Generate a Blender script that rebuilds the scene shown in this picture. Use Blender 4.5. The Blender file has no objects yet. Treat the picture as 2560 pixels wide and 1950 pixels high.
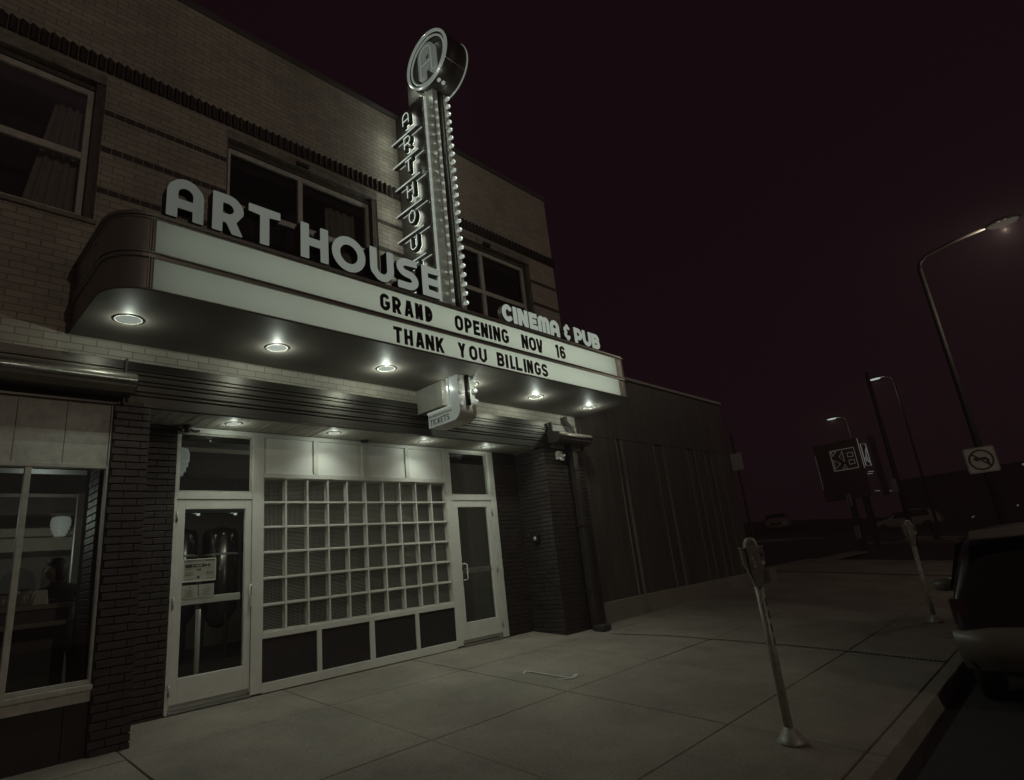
import bpy, bmesh, math, random
import numpy as np
from mathutils import Vector, Matrix
from mathutils.geometry import delaunay_2d_cdt
PI = math.pi
random.seed(7)
S = bpy.context.scene
COL = S.collection

# ------------------------------------------------------------------ camera, world, exposure
cam = bpy.data.cameras.new("camera")
cam.sensor_width = 36.0; cam.lens = 21.084
cam.clip_start = 0.05; cam.clip_end = 900
co = bpy.data.objects.new("camera", cam); COL.objects.link(co)
Rm = ((0.68745321, 0.13377725, 0.71380091), (-0.71827755, 0.27029353, 0.64110745), (-0.10717018, -0.95343854, 0.28190335))
rows = []
for r in range(3):
    rows.append((Rm[r][0], -Rm[r][1], -Rm[r][2]))
M3 = Matrix(rows)
# orthonormalise
cx_, cz_ = M3.col[0].normalized(), M3.col[2].normalized()
cy_ = cz_.cross(cx_).normalized(); cx_ = cy_.cross(cz_)
M4 = Matrix((( cx_[0], cy_[0], cz_[0], 0.0), (cx_[1], cy_[1], cz_[1], 0.0), (cx_[2], cy_[2], cz_[2], 1.03), (0, 0, 0, 1)))
co.matrix_world = M4
S.camera = co
w = bpy.data.worlds.new("World"); S.world = w; w.use_nodes = True
bg = w.node_tree.nodes["Background"]
# night sky: even plum dark, plus an added unseen glow on the street side lifting the darks
wn = w.node_tree; wt = wn.nodes.new("ShaderNodeTexCoord"); ws_ = wn.nodes.new("ShaderNodeSeparateXYZ"); wn.links.new(wt.outputs["Generated"], ws_.inputs[0])
wm = wn.nodes.new("ShaderNodeMapRange"); wm.interpolation_type = 'SMOOTHSTEP'; wm.inputs[1].default_value = -0.22; wm.inputs[2].default_value = -0.75
wn.links.new(ws_.outputs[1], wm.inputs[0])
wx = wn.nodes.new("ShaderNodeMix"); wx.data_type = 'RGBA'; wx.inputs[6].default_value = (0.0068, 0.0027, 0.0042, 1); wx.inputs[7].default_value = (0.023, 0.014, 0.015, 1)
wn.links.new(wm.outputs[0], wx.inputs[0]); wn.links.new(wx.outputs[2], bg.inputs[0]); bg.inputs[1].default_value = 1.0
S.view_settings.view_transform = 'Standard'; S.view_settings.look = 'None'
S.view_settings.exposure = 0.0; S.view_settings.gamma = 1.0
S.render.engine = 'CYCLES'
S.cycles.use_denoising = True
S.cycles.max_bounces = 6; S.cycles.diffuse_bounces = 3; S.cycles.glossy_bounces = 3
S.cycles.transmission_bounces = 4; S.cycles.transparent_max_bounces = 8
S.cycles.sample_clamp_indirect = 2.0
S.cycles.use_light_tree = True
LAMP = (0.88, 1.0, 0.86)          # the greenish white of every lit lamp here

# light levels
K_DOWN = 43.0       # marquee downlights (each)
K_ENTRY = 16.0       # entry soffit downlights
K_NEON = 0.62        # light of a blade neon bar
K_ACROSS = 860.0   # added unseen lamp across the street, brightens the upper brickwork
HAZE = 0.0032
K_STREET = 120.0    # the near street lamp

# ------------------------------------------------------------------ helpers
def link(o):
    COL.objects.link(o); return o
def obj(name, bm, m, parent=None, smooth=False, bevel=0.0, recalc=True):
    if recalc: bmesh.ops.recalc_face_normals(bm, faces=bm.faces)
    me = bpy.data.meshes.new(name); bm.to_mesh(me); bm.free()
    ms = m if isinstance(m, (list, tuple)) else [m]
    for x in ms: me.materials.append(x)
    o = link(bpy.data.objects.new(name, me))
    if smooth:
        for p in me.polygons: p.use_smooth = True
    if bevel:
        b = o.modifiers.new("Bevel", 'BEVEL'); b.width = bevel; b.segments = 2; b.limit_method = 'ANGLE'; b.angle_limit = 0.7
    if parent is not None: put(o, parent)
    return o
def put(o, parent):
    o.parent = parent
    if parent.type == 'EMPTY':
        o.matrix_parent_inverse = (Matrix.Translation(parent.location) @ parent.rotation_euler.to_matrix().to_4x4()).inverted()
def tag(o, label, cat, group=None, kind=None):
    if label: o["label"] = label
    if cat: o["category"] = cat
    if group: o["group"] = group
    if kind: o["kind"] = kind
    return o
def thing(name, label, cat, loc=(0, 0, 0), group=None):
    o = bpy.data.objects.new(name, None); o.empty_display_size = 0.2; link(o); o.location = loc
    return tag(o, label, cat, group)
def struct(o):
    o["kind"] = "structure"; return o
def copy_tree(o, parent=None, off=None):
    c = o.copy(); link(c)
    if parent is not None: c.parent = parent
    for ch in list(o.children): copy_tree(ch, c)
    return c
def B(): return bmesh.new()
def box(bm, x0, x1, y0, y1, z0, z1, mi=0):
    v = [bm.verts.new((x, y, z)) for z in (z0, z1) for y in (y0, y1) for x in (x0, x1)]
    fs = []
    for q in ((0, 2, 3, 1), (4, 5, 7, 6), (0, 1, 5, 4), (2, 6, 7, 3), (0, 4, 6, 2), (1, 3, 7, 5)):
        f = bm.faces.new([v[i] for i in q]); f.material_index = mi; fs.append(f)
    return v
def quad(bm, *p, mi=0):
    f = bm.faces.new([bm.verts.new(q) for q in p]); f.material_index = mi; return f
def frame_basis(d):
    d = d.normalized()
    a = Vector((0, 0, 1)) if abs(d.z) < 0.9 else Vector((1, 0, 0))
    u = d.cross(a).normalized(); v = d.cross(u).normalized()
    return u, v
def tube(bm, pts, r, n=8, closed=False, caps=True):
    pts = [Vector(p) for p in pts]; N = len(pts); rings = []
    rr = r if isinstance(r, (list, tuple)) else [r]*N
    pu = None
    for i, p in enumerate(pts):
        if closed: d = pts[(i+1) % N]-pts[i-1]
        elif i == 0: d = pts[1]-pts[0]
        elif i == N-1: d = pts[-1]-pts[-2]
        else: d = pts[i+1]-pts[i-1]
        d = d.normalized()
        if pu is None: u, v = frame_basis(d)
        else:
            u = (pu-d*pu.dot(d)).normalized(); v = d.cross(u).normalized()
        pu = u
        rings.append([bm.verts.new(p+(u*math.cos(2*PI*k/n)+v*math.sin(2*PI*k/n))*rr[i]) for k in range(n)])
    for i in range(N if closed else N-1):
        a, b = rings[i], rings[(i+1) % N]
        for k in range(n): bm.faces.new((a[k], a[(k+1) % n], b[(k+1) % n], b[k]))
    if caps and not closed:
        bm.faces.new(rings[0][::-1]); bm.faces.new(rings[-1])
def lathe(bm, prof, c=(0, 0, 0), n=20, axis='Z', mi=0, caps=True):
    rings = []
    for r, z in prof:
        ring = []
        for k in range(n):
            a = 2*PI*k/n; x, y = r*math.cos(a), r*math.sin(a)
            p = {'Z': (x, y, z), 'X': (z, x, y), 'Y': (x, z, y)}[axis]
            ring.append(bm.verts.new((p[0]+c[0], p[1]+c[1], p[2]+c[2])))
        rings.append(ring)
    for a, b in zip(rings, rings[1:]):
        for k in range(n):
            f = bm.faces.new((a[k], a[(k+1) % n], b[(k+1) % n], b[k])); f.material_index = mi
    for rg in ((rings[0], rings[-1]) if caps else ()):
        try: bm.faces.new(rg).material_index = mi
        except ValueError: pass
def tess(loops):
    """triangles (indices into the flattened loops) of an outline with holes"""
    vs, fs, k = [], [], 0
    for lp in loops:
        vs += [Vector((p[0], p[1])) for p in lp]; fs.append(list(range(k, k+len(lp)))); k += len(lp)
    ed = [(f[i], f[(i+1) % len(f)]) for f in fs for i in range(len(f))]
    nv, ne, nf, ov, oe, of = delaunay_2d_cdt(vs, ed, [], 1, 1e-7)
    def inn(p):
        c = False
        for lp in loops:
            for i in range(len(lp)):
                a, b_ = lp[i-1], lp[i]
                if (a[1] > p[1]) != (b_[1] > p[1]) and p[0] < (b_[0]-a[0])*(p[1]-a[1])/(b_[1]-a[1])+a[0]: c = not c
        return c
    out = []
    for f in nf:
        if not all(ov[i] for i in f): continue
        if inn((sum(nv[i][0] for i in f)/len(f), sum(nv[i][1] for i in f)/len(f))): out.append(tuple(ov[i][0] for i in f))
    return out
def prism(bm, poly, f0, f1, mi=0, holes=()):
    """poly in 2D; f0/f1 map a 2D point to the two end faces in 3D"""
    loops = [list(poly)]+[list(h) for h in holes]
    flat = [p for lp in loops for p in lp]
    A = [bm.verts.new(f0(p)) for p in flat]; Bv = [bm.verts.new(f1(p)) for p in flat]
    if len(loops) == 1 and len(poly) <= 4:
        bm.faces.new(A[::-1]).material_index = mi; bm.faces.new(Bv).material_index = mi
    else:
        for t in tess(loops):
            try:
                bm.faces.new([A[i] for i in t]).material_index = mi; bm.faces.new([Bv[i] for i in t][::-1]).material_index = mi
            except ValueError: pass
    k = 0
    for lp in loops:
        n = len(lp)
        for i in range(n):
            a, b = k+i, k+(i+1) % n
            bm.faces.new((A[a], A[b], Bv[b], Bv[a])).material_index = mi
        k += n

# ------------------------------------------------------------------ materials
MATS = {}
def mat(name, col, rough=0.6, metal=0.0, noise=0.0, nscale=8.0, bump=0.0, bscale=60.0, emit=None, spec=0.5, rvar=0.0, stretch=None, coat=0.0):
    if name in MATS: return MATS[name]
    m = bpy.data.materials.new(name); m.use_nodes = True; MATS[name] = m
    nt = m.node_tree; b = nt.nodes["Principled BSDF"]
    b.inputs["Base Color"].default_value = (*col, 1); b.inputs["Roughness"].default_value = rough
    b.inputs["Metallic"].default_value = metal; b.inputs["Specular IOR Level"].default_value = spec
    if coat: b.inputs["Coat Weight"].default_value = coat; b.inputs["Coat Roughness"].default_value = 0.15
    tc = nt.nodes.new("ShaderNodeTexCoord"); vec = tc.outputs["Object"]
    if stretch:
        mp = nt.nodes.new("ShaderNodeMapping"); mp.inputs["Scale"].default_value = stretch
        nt.links.new(vec, mp.inputs[0]); vec = mp.outputs[0]
    if noise or rvar:
        n = nt.nodes.new("ShaderNodeTexNoise"); n.inputs["Scale"].default_value = nscale; n.inputs["Detail"].default_value = 6; n.inputs["Roughness"].default_value = 0.65
        nt.links.new(vec, n.inputs["Vector"])
        if noise:
            r = nt.nodes.new("ShaderNodeValToRGB")
            r.color_ramp.elements[0].position = 0.3; r.color_ramp.elements[1].position = 0.7
            r.color_ramp.elements[0].color = (*[c*(1-noise) for c in col], 1); r.color_ramp.elements[1].color = (*[min(1, c*(1+noise)) for c in col], 1)
            nt.links.new(n.outputs[0], r.inputs[0]); nt.links.new(r.outputs[0], b.inputs["Base Color"])
        if rvar:
            mr = nt.nodes.new("ShaderNodeMapRange"); mr.inputs[3].default_value = max(0.02, rough-rvar); mr.inputs[4].default_value = min(1, rough+rvar)
            nt.links.new(n.outputs[0], mr.inputs[0]); nt.links.new(mr.outputs[0], b.inputs["Roughness"])
    if bump:
        n2 = nt.nodes.new("ShaderNodeTexNoise"); n2.inputs["Scale"].default_value = bscale; n2.inputs["Detail"].default_value = 5
        nt.links.new(vec, n2.inputs["Vector"])
        bp = nt.nodes.new("ShaderNodeBump"); bp.inputs["Strength"].default_value = bump; bp.inputs["Distance"].default_value = 0.01
        nt.links.new(n2.outputs[0], bp.inputs["Height"]); nt.links.new(bp.outputs[0], b.inputs["Normal"])
    if emit is not None:
        b.inputs["Emission Color"].default_value = (*LAMP, 1); b.inputs["Emission Strength"].default_value = emit
    return m
def glow(name, s, col=LAMP):
    if name in MATS: return MATS[name]
    m = bpy.data.materials.new(name); m.use_nodes = True; MATS[name] = m
    nt = m.node_tree; b = nt.nodes["Principled BSDF"]
    k_ = 0.0 if "lamp_lens" in name or "downlight" in name else 0.25
    b.inputs["Base Color"].default_value = (k_, k_, k_, 1); b.inputs["Roughness"].default_value = 0.4
    if k_ == 0.0: b.inputs["Specular IOR Level"].default_value = 0.0
    b.inputs["Emission Color"].default_value = (*col, 1); b.inputs["Emission Strength"].default_value = s
    return m
def glass(name, tint=(0.85, 0.88, 0.86), refl=0.06):
    if name in MATS: return MATS[name]
    m = bpy.data.materials.new(name); m.use_nodes = True; MATS[name] = m
    nt = m.node_tree; nt.nodes.clear()
    out = nt.nodes.new("ShaderNodeOutputMaterial"); mx = nt.nodes.new("ShaderNodeMixShader")
    t = nt.nodes.new("ShaderNodeBsdfTransparent"); t.inputs[0].default_value = (*tint, 1)
    g = nt.nodes.new("ShaderNodeBsdfGlossy"); g.inputs["Roughness"].default_value = 0.015; g.inputs[0].default_value = (1, 1, 1, 1)
    lw = nt.nodes.new("ShaderNodeFresnel"); lw.inputs[0].default_value = 1.5
    ml = nt.nodes.new("ShaderNodeMath"); ml.operation = 'MULTIPLY_ADD'; ml.inputs[1].default_value = 1.3; ml.inputs[2].default_value = refl-0.05
    nt.links.new(lw.outputs[0], ml.inputs[0]); nt.links.new(ml.outputs[0], mx.inputs[0])
    nt.links.new(t.outputs[0], mx.inputs[1]); nt.links.new(g.outputs[0], mx.inputs[2]); nt.links.new(mx.outputs[0], out.inputs[0])
    return m
def brick_mat(name, c1, c2, cm, bw, bh, mortar, bump=0.4, rough=0.75, stain=0.25, axis='XZ'):
    if name in MATS: return MATS[name]
    m = bpy.data.materials.new(name); m.use_nodes = True; MATS[name] = m
    nt = m.node_tree; b = nt.nodes["Principled BSDF"]; b.inputs["Roughness"].default_value = rough
    tc = nt.nodes.new("ShaderNodeTexCoord"); sx = nt.nodes.new("ShaderNodeSeparateXYZ"); cb = nt.nodes.new("ShaderNodeCombineXYZ")
    nt.links.new(tc.outputs["Object"], sx.inputs[0])
    # running coordinate: x + y keeps courses continuous round the corner
    ad = nt.nodes.new("ShaderNodeMath"); ad.operation = 'SUBTRACT'
    nt.links.new(sx.outputs[0], ad.inputs[0]); nt.links.new(sx.outputs[1], ad.inputs[1])
    nt.links.new(ad.outputs[0], cb.inputs[0]); nt.links.new(sx.outputs[2], cb.inputs[1])
    br = nt.nodes.new("ShaderNodeTexBrick"); br.offset = 0.5; br.squash = 1.0
    br.inputs["Scale"].default_value = 1.0; br.inputs["Brick Width"].default_value = bw; br.inputs["Row Height"].default_value = bh
    br.inputs["Mortar Size"].default_value = mortar; br.inputs["Mortar Smooth"].default_value = 0.25; br.inputs["Bias"].default_value = -0.1
    br.inputs["Color1"].default_value = (*c1, 1); br.inputs["Color2"].default_value = (*c2, 1); br.inputs["Mortar"].default_value = (*cm, 1)
    nt.links.new(cb.outputs[0], br.inputs["Vector"])
    n = nt.nodes.new("ShaderNodeTexNoise"); n.inputs["Scale"].default_value = 1.7; n.inputs["Detail"].default_value = 8; n.inputs["Roughness"].default_value = 0.7
    nt.links.new(tc.outputs["Object"], n.inputs["Vector"])
    mr = nt.nodes.new("ShaderNodeMapRange"); mr.inputs[1].default_value = 0.3; mr.inputs[2].default_value = 0.7
    mr.inputs[3].default_value = 1-stain; mr.inputs[4].default_value = 1.0
    nt.links.new(n.outputs[0], mr.inputs[0])
    mx = nt.nodes.new("ShaderNodeMix"); mx.data_type = 'RGBA'; mx.blend_type = 'MULTIPLY'; mx.inputs[0].default_value = 1.0
    nt.links.new(br.outputs["Color"], mx.inputs[6]); nt.links.new(mr.outputs[0], mx.inputs[7])
    nt.links.new(mx.outputs[2], b.inputs["Base Color"])
    n2 = nt.nodes.new("ShaderNodeTexNoise"); n2.inputs["Scale"].default_value = 90; n2.inputs["Detail"].default_value = 4
    nt.links.new(tc.outputs["Object"], n2.inputs["Vector"])
    m2 = nt.nodes.new("ShaderNodeMath"); m2.operation = 'MULTIPLY_ADD'; m2.inputs[1].default_value = -1.0; m2.inputs[2].default_value = 1.0
    nt.links.new(br.outputs["Fac"], m2.inputs[0])
    m3 = nt.nodes.new("ShaderNodeMath"); m3.operation = 'MULTIPLY_ADD'; m3.inputs[1].default_value = 0.35
    nt.links.new(n2.outputs[0], m3.inputs[0]); nt.links.new(m2.outputs[0], m3.inputs[2])
    bp = nt.nodes.new("ShaderNodeBump"); bp.inputs["Strength"].default_value = bump; bp.inputs["Distance"].default_value = 0.006
    nt.links.new(m3.outputs[0], bp.inputs["Height"]); nt.links.new(bp.outputs[0], b.inputs["Normal"])
    return m
def concrete_mat(name, col, dark=0.3, rough=0.8):
    if name in MATS: return MATS[name]
    m = bpy.data.materials.new(name); m.use_nodes = True; MATS[name] = m
    nt = m.node_tree; b = nt.nodes["Principled BSDF"]; b.inputs["Roughness"].default_value = rough; b.inputs["Specular IOR Level"].default_value = 0.35
    tc = nt.nodes.new("ShaderNodeTexCoord")
    def noise(s, d, r=0.6):
        n = nt.nodes.new("ShaderNodeTexNoise"); n.inputs["Scale"].default_value = s; n.inputs["Detail"].default_value = d; n.inputs["Roughness"].default_value = r
        nt.links.new(tc.outputs["Object"], n.inputs["Vector"]); return n
    big, fine, spots = noise(0.9, 7, 0.7), noise(75, 4), noise(9, 4, 0.75)
    def rng(src, a, bb, lo, hi):
        mr = nt.nodes.new("ShaderNodeMapRange"); mr.inputs[1].default_value = a; mr.inputs[2].default_value = bb; mr.inputs[3].default_value = lo; mr.inputs[4].default_value = hi
        nt.links.new(src.outputs[0], mr.inputs[0]); return mr
    r1 = rng(big, 0.3, 0.7, 1-dark, 1.0); r2 = rng(fine, 0.25, 0.75, 0.55, 1.28); r3 = rng(spots, 0.62, 0.75, 1.0, 0.8)
    p1 = nt.nodes.new("ShaderNodeMath"); p1.operation = 'MULTIPLY'; nt.links.new(r1.outputs[0], p1.inputs[0]); nt.links.new(r2.outputs[0], p1.inputs[1])
    p2 = nt.nodes.new("ShaderNodeMath"); p2.operation = 'MULTIPLY'; nt.links.new(p1.outputs[0], p2.inputs[0]); nt.links.new(r3.outputs[0], p2.inputs[1])
    mx = nt.nodes.new("ShaderNodeMix"); mx.data_type = 'RGBA'; mx.blend_type = 'MULTIPLY'; mx.inputs[0].default_value = 1.0
    mx.inputs[6].default_value = (*col, 1); nt.links.new(p2.outputs[0], mx.inputs[7]); nt.links.new(mx.outputs[2], b.inputs["Base Color"])
    bp = nt.nodes.new("ShaderNodeBump"); bp.inputs["Strength"].default_value = 0.35; bp.inputs["Distance"].default_value = 0.004
    nt.links.new(fine.outputs[0], bp.inputs["Height"]); nt.links.new(bp.outputs[0], b.inputs["Normal"])
    return m
def ribbed_glass(name, fx, fz, seed):
    """glass-block face: dark glass with wavy ribs, rib glints put into the colour"""
    m = bpy.data.materials.new(name); m.use_nodes = True; MATS[name] = m
    nt = m.node_tree; b = nt.nodes["Principled BSDF"]
    b.inputs["Base Color"].default_value = (0.035, 0.028, 0.026, 1); b.inputs["Roughness"].default_value = 0.12; b.inputs["Specular IOR Level"].default_value = 0.9
    tc = nt.nodes.new("ShaderNodeTexCoord"); sx = nt.nodes.new("ShaderNodeSeparateXYZ"); nt.links.new(tc.outputs["Object"], sx.inputs[0])
    def wave(k, f):
        a = nt.nodes.new("ShaderNodeMath"); a.operation = 'MULTIPLY'; a.inputs[1].default_value = f*2*PI; nt.links.new(sx.outputs[k], a.inputs[0])
        s = nt.nodes.new("ShaderNodeMath"); s.operation = 'SINE'; nt.links.new(a.outputs[0], s.inputs[0]); return s
    w1, w2 = wave(0, 58), wave(2, 58)
    a1 = nt.nodes.new("ShaderNodeMath"); a1.operation = 'MULTIPLY'; a1.inputs[1].default_value = fx; nt.links.new(w1.outputs[0], a1.inputs[0])
    a2 = nt.nodes.new("ShaderNodeMath"); a2.operation = 'MULTIPLY_ADD'; a2.inputs[1].default_value = fz; nt.links.new(w2.outputs[0], a2.inputs[0]); nt.links.new(a1.outputs[0], a2.inputs[2])
    n = nt.nodes.new("ShaderNodeTexNoise"); n.inputs["Scale"].default_value = 14; nt.links.new(tc.outputs["Object"], n.inputs["Vector"])
    a3 = nt.nodes.new("ShaderNodeMath"); a3.operation = 'MULTIPLY_ADD'; a3.inputs[1].default_value = 2.5; nt.links.new(n.outputs[0], a3.inputs[0]); nt.links.new(a2.outputs[0], a3.inputs[2])
    bp = nt.nodes.new("ShaderNodeBump"); bp.inputs["Strength"].default_value = 1.0; bp.inputs["Distance"].default_value = 0.0045
    nt.links.new(a3.outputs[0], bp.inputs["Height"]); nt.links.new(bp.outputs[0], b.inputs["Normal"])
    # thin brighter rib lines: glints of light painted into the glass colour
    rp = nt.nodes.new("ShaderNodeMapRange"); rp.inputs[1].default_value = 0.2; rp.inputs[2].default_value = 1.4; rp.inputs[3].default_value = 0.05; rp.inputs[4].default_value = 0.72
    nt.links.new(a2.outputs[0], rp.inputs[0])
    cc = nt.nodes.new("ShaderNodeCombineColor")
    for i, kk in enumerate((1.0, 0.88, 0.74)):
        mk = nt.nodes.new("ShaderNodeMath"); mk.operation = 'MULTIPLY'; mk.inputs[1].default_value = kk
        nt.links.new(rp.outputs[0], mk.inputs[0]); nt.links.new(mk.outputs[0], cc.inputs[i])
    nt.links.new(cc.outputs[0], b.inputs["Base Color"])
    tl = nt.nodes.new("ShaderNodeBsdfTranslucent"); nt.links.new(cc.outputs[0], tl.inputs[0]); nt.links.new(bp.outputs[0], tl.inputs["Normal"])
    mxs = nt.nodes.new("ShaderNodeMixShader"); mxs.inputs[0].default_value = 0.55
    nt.links.new(b.outputs[0], mxs.inputs[1]); nt.links.new(tl.outputs[0], mxs.inputs[2])
    nt.links.new(mxs.outputs[0], nt.nodes["Material Output"].inputs[0])
    return m
def panel_mat(name):
    m = bpy.data.materials.new(name); m.use_nodes = True; MATS[name] = m
    nt = m.node_tree; nt.nodes.clear()
    out = nt.nodes.new("ShaderNodeOutputMaterial"); ad = nt.nodes.new("ShaderNodeMixShader"); ad.inputs[0].default_value = 0.25
    t = nt.nodes.new("ShaderNodeBsdfTranslucent"); t.inputs[0].default_value = (0.90, 0.90, 0.83, 1)
    d = nt.nodes.new("ShaderNodeBsdfDiffuse"); d.inputs[0].default_value = (0.45, 0.47, 0.44, 1)
    nt.links.new(t.outputs[0], ad.inputs[1]); nt.links.new(d.outputs[0], ad.inputs[2]); nt.links.new(ad.outputs[0], out.inputs[0])
    return m

M_BRICK = brick_mat("pale_brick", (0.55, 0.49, 0.41), (0.45, 0.395, 0.33), (0.30, 0.255, 0.215), 0.2145, 0.0732, 0.006, 0.5, 0.75, 0.3)
M_BAND = mat("dark_brick", (0.055, 0.040, 0.033), 0.6, noise=0.3, nscale=12, bump=0.3)
M_MORTAR = mat("mortar", (0.30, 0.27, 0.23), 0.9, noise=0.2)
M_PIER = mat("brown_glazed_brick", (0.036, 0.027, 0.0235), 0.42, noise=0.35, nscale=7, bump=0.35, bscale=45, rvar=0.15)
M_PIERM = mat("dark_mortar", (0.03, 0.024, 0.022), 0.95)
M_STONE = mat("stained_concrete_lintel", (0.27, 0.24, 0.20), 0.85, noise=0.45, nscale=9, bump=0.6, bscale=30)
M_COPE = mat("coping_metal", (0.10, 0.085, 0.075), 0.5, noise=0.2)
M_WFRAME = mat("window_paint", (0.62, 0.59, 0.53), 0.55, noise=0.2, nscale=14)
M_WTRIM = mat("weathered_trim", (0.12, 0.10, 0.085), 0.8, noise=0.6, nscale=25, bump=0.5, stretch=(3, 3, 0.3))
M_CURT = mat("curtain_cloth", (0.30, 0.27, 0.23), 0.9, noise=0.15)
M_DARK = mat("dark_interior", (0.02, 0.016, 0.016), 0.9)
M_GLASS = glass("window_glass")
M_ALU = mat("white_painted_aluminium", (0.66, 0.64, 0.58), 0.42, noise=0.06, nscale=6, bump=0.05)
M_ALU2 = mat("worn_white_paint", (0.50, 0.48, 0.42), 0.55, noise=0.2, nscale=10)
M_WPANEL = mat("white_enamel_panel", (0.80, 0.79, 0.73), 0.42, noise=0.03)
M_KICK = mat("black_kick_panel", (0.022, 0.016, 0.017), 0.55, noise=0.2)
M_FASC = mat("ribbed_dark_metal", (0.075, 0.068, 0.058), 0.38, 0.85, noise=0.06, nscale=1.5)
M_STEEL = mat("brushed_metal", (0.33, 0.30, 0.265), 0.36, 0.4, noise=0.10, nscale=9, rvar=0.1, stretch=(0.3, 4, 4))
M_SOFF = mat("soffit_metal", (0.17, 0.152, 0.132), 0.62, 0.1, spec=0.25, noise=0.12, nscale=3, rvar=0.1)
M_TRIM = mat("bright_trim", (0.42, 0.41, 0.37), 0.35, 0.7, noise=0.1)
M_SIGNM = mat("sign_cabinet_metal", (0.42, 0.40, 0.36), 0.36, 0.25, noise=0.12)
M_SIGND = mat("sign_dark_metal", (0.050, 0.042, 0.036), 0.5, 0.2, noise=0.15, rvar=0.08)
M_DISH = mat("drum_dish_paint", (0.12, 0.108, 0.092), 0.35, 0.3, noise=0.1)
M_PLATE = mat("sign_plate", (0.11, 0.096, 0.082), 0.35, 0.2, noise=0.1)
M_RETURN = mat("letter_return", (0.030, 0.025, 0.022), 0.5, 0.1)
M_BLACK = mat("black_plastic", (0.012, 0.009, 0.010), 0.5)
M_PLANK = mat("soffit_plank", (0.34, 0.32, 0.28), 0.65, spec=0.25, noise=0.2, nscale=6, stretch=(6, 0.5, 1))
M_AWN = mat("awning_metal", (0.19, 0.17, 0.145), 0.3, 0.7, noise=0.15)
M_PANELB = mat("dark_wall_panel", (0.072, 0.060, 0.051), 0.5, noise=0.4, nscale=3, bump=0.15, bscale=200, stretch=(2.5, 2.5, 0.25))
M_SEAM = mat("panel_seam", (0.18, 0.16, 0.13), 0.5)
M_CONC = concrete_mat("sidewalk_concrete", (0.345, 0.298, 0.245), 0.45)
M_CONCB = concrete_mat("old_concrete", (0.33, 0.305, 0.25), 0.45)
M_ASPH = concrete_mat("asphalt", (0.06, 0.055, 0.052), 0.3, 0.85)
M_GROUT = mat("joint_dirt", (0.035, 0.028, 0.025), 0.95)
M_CHROME = mat("scuffed_chrome", (0.66, 0.64, 0.58), 0.3, 0.45, noise=0.1, nscale=20, rvar=0.1)
M_GALV = mat("galvanised_pipe", (0.40, 0.38, 0.33), 0.5, 0.35, noise=0.35, nscale=22, bump=0.2)
M_METER = mat("meter_housing", (0.20, 0.175, 0.15), 0.5, 0.1, noise=0.25, nscale=18, bump=0.2)
M_CAR = mat("dark_car_paint", (0.030, 0.022, 0.024), 0.3, 0.2, coat=0.15)
M_TAN = mat("two_tone_bumper", (0.17, 0.145, 0.12), 0.35, noise=0.08, coat=0.2)
M_CARG = mat("dark_car_glass", (0.010, 0.008, 0.009), 0.12)
M_TYRE = mat("tyre_rubber", (0.02, 0.018, 0.018), 0.9)
M_RED = mat("tail_lamp_lens", (0.05, 0.02, 0.02), 0.15, coat=0.3)
M_POLE = mat("street_pole_metal", (0.042, 0.034, 0.030), 0.6, 0.3, noise=0.2)
M_WHITECAR = mat("pale_car_paint", (0.42, 0.39, 0.34), 0.4, coat=0.2)
M_ROOMW = mat("room_plaster", (0.26, 0.225, 0.185), 0.9, noise=0.08)
M_ROOMD = mat("room_dark_wood", (0.045, 0.035, 0.032), 0.5, noise=0.3, nscale=12)
M_TANK = mat("tank_steel", (0.16, 0.148, 0.13), 0.22, 0.95)
M_PAPER = mat("poster_paper", (0.62, 0.58, 0.51), 0.8, noise=0.08)
M_INK = mat("printing_ink", (0.07, 0.055, 0.05), 0.8)
M_INK2 = mat("faint_ink", (0.26, 0.235, 0.20), 0.8)
M_SKIN = mat("skin", (0.34, 0.24, 0.19), 0.55)
M_COAT = mat("dark_coat", (0.03, 0.024, 0.026), 0.9, noise=0.3)
M_HAIR = mat("dark_hair", (0.02, 0.014, 0.013), 0.6)
M_FAR = mat("far_dark_paint", (0.11, 0.08, 0.078), 0.9)
G_PANEL = panel_mat("backlit_acrylic")
G_DISC = glow("downlight_lens", 0.42)
G_DISC1 = glow("dim_downlight_lens", 0.26)
G_BULB = glow("lit_bulb", 0.27)
G_NEON = glow("neon_tube", 0.36)
G_NEON2 = glow("bright_neon_tube", 0.75)
G_NEONB = glow("broad_neon_tube", 0.23)
G_HALO = glow("halo_back_light", 4.0)
G_RING = glow("neon_ring", 0.15)
G_DRUM_A = glow("drum_letter_face", 0.095)
G_TICK = glow("ticket_sign_face", 0.115)
G_CINE = glow("cinema_letter_face", 0.30)
G_PEND = glow("pendant_glass", 0.085)

def lamp(name, kind, loc, power, parent=None, aim=None, size=0.0, angle=150, blend=0.6, col=LAMP, sx=None, sy=None):
    L = bpy.data.lights.new(name, kind); L.energy = power; L.color = col
    if kind in ('POINT', 'SPOT'): L.shadow_soft_size = size
    if kind == 'SPOT': L.spot_size = math.radians(angle); L.spot_blend = blend
    if kind == 'AREA': L.shape = 'RECTANGLE'; L.size = sx; L.size_y = sy
    o = link(bpy.data.objects.new(name, L)); o.location = loc
    if aim is not None:
        o.rotation_euler = Vector(aim).to_track_quat('-Z', 'Y').to_euler()
    if parent is not None: put(o, parent)
    return o

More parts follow.
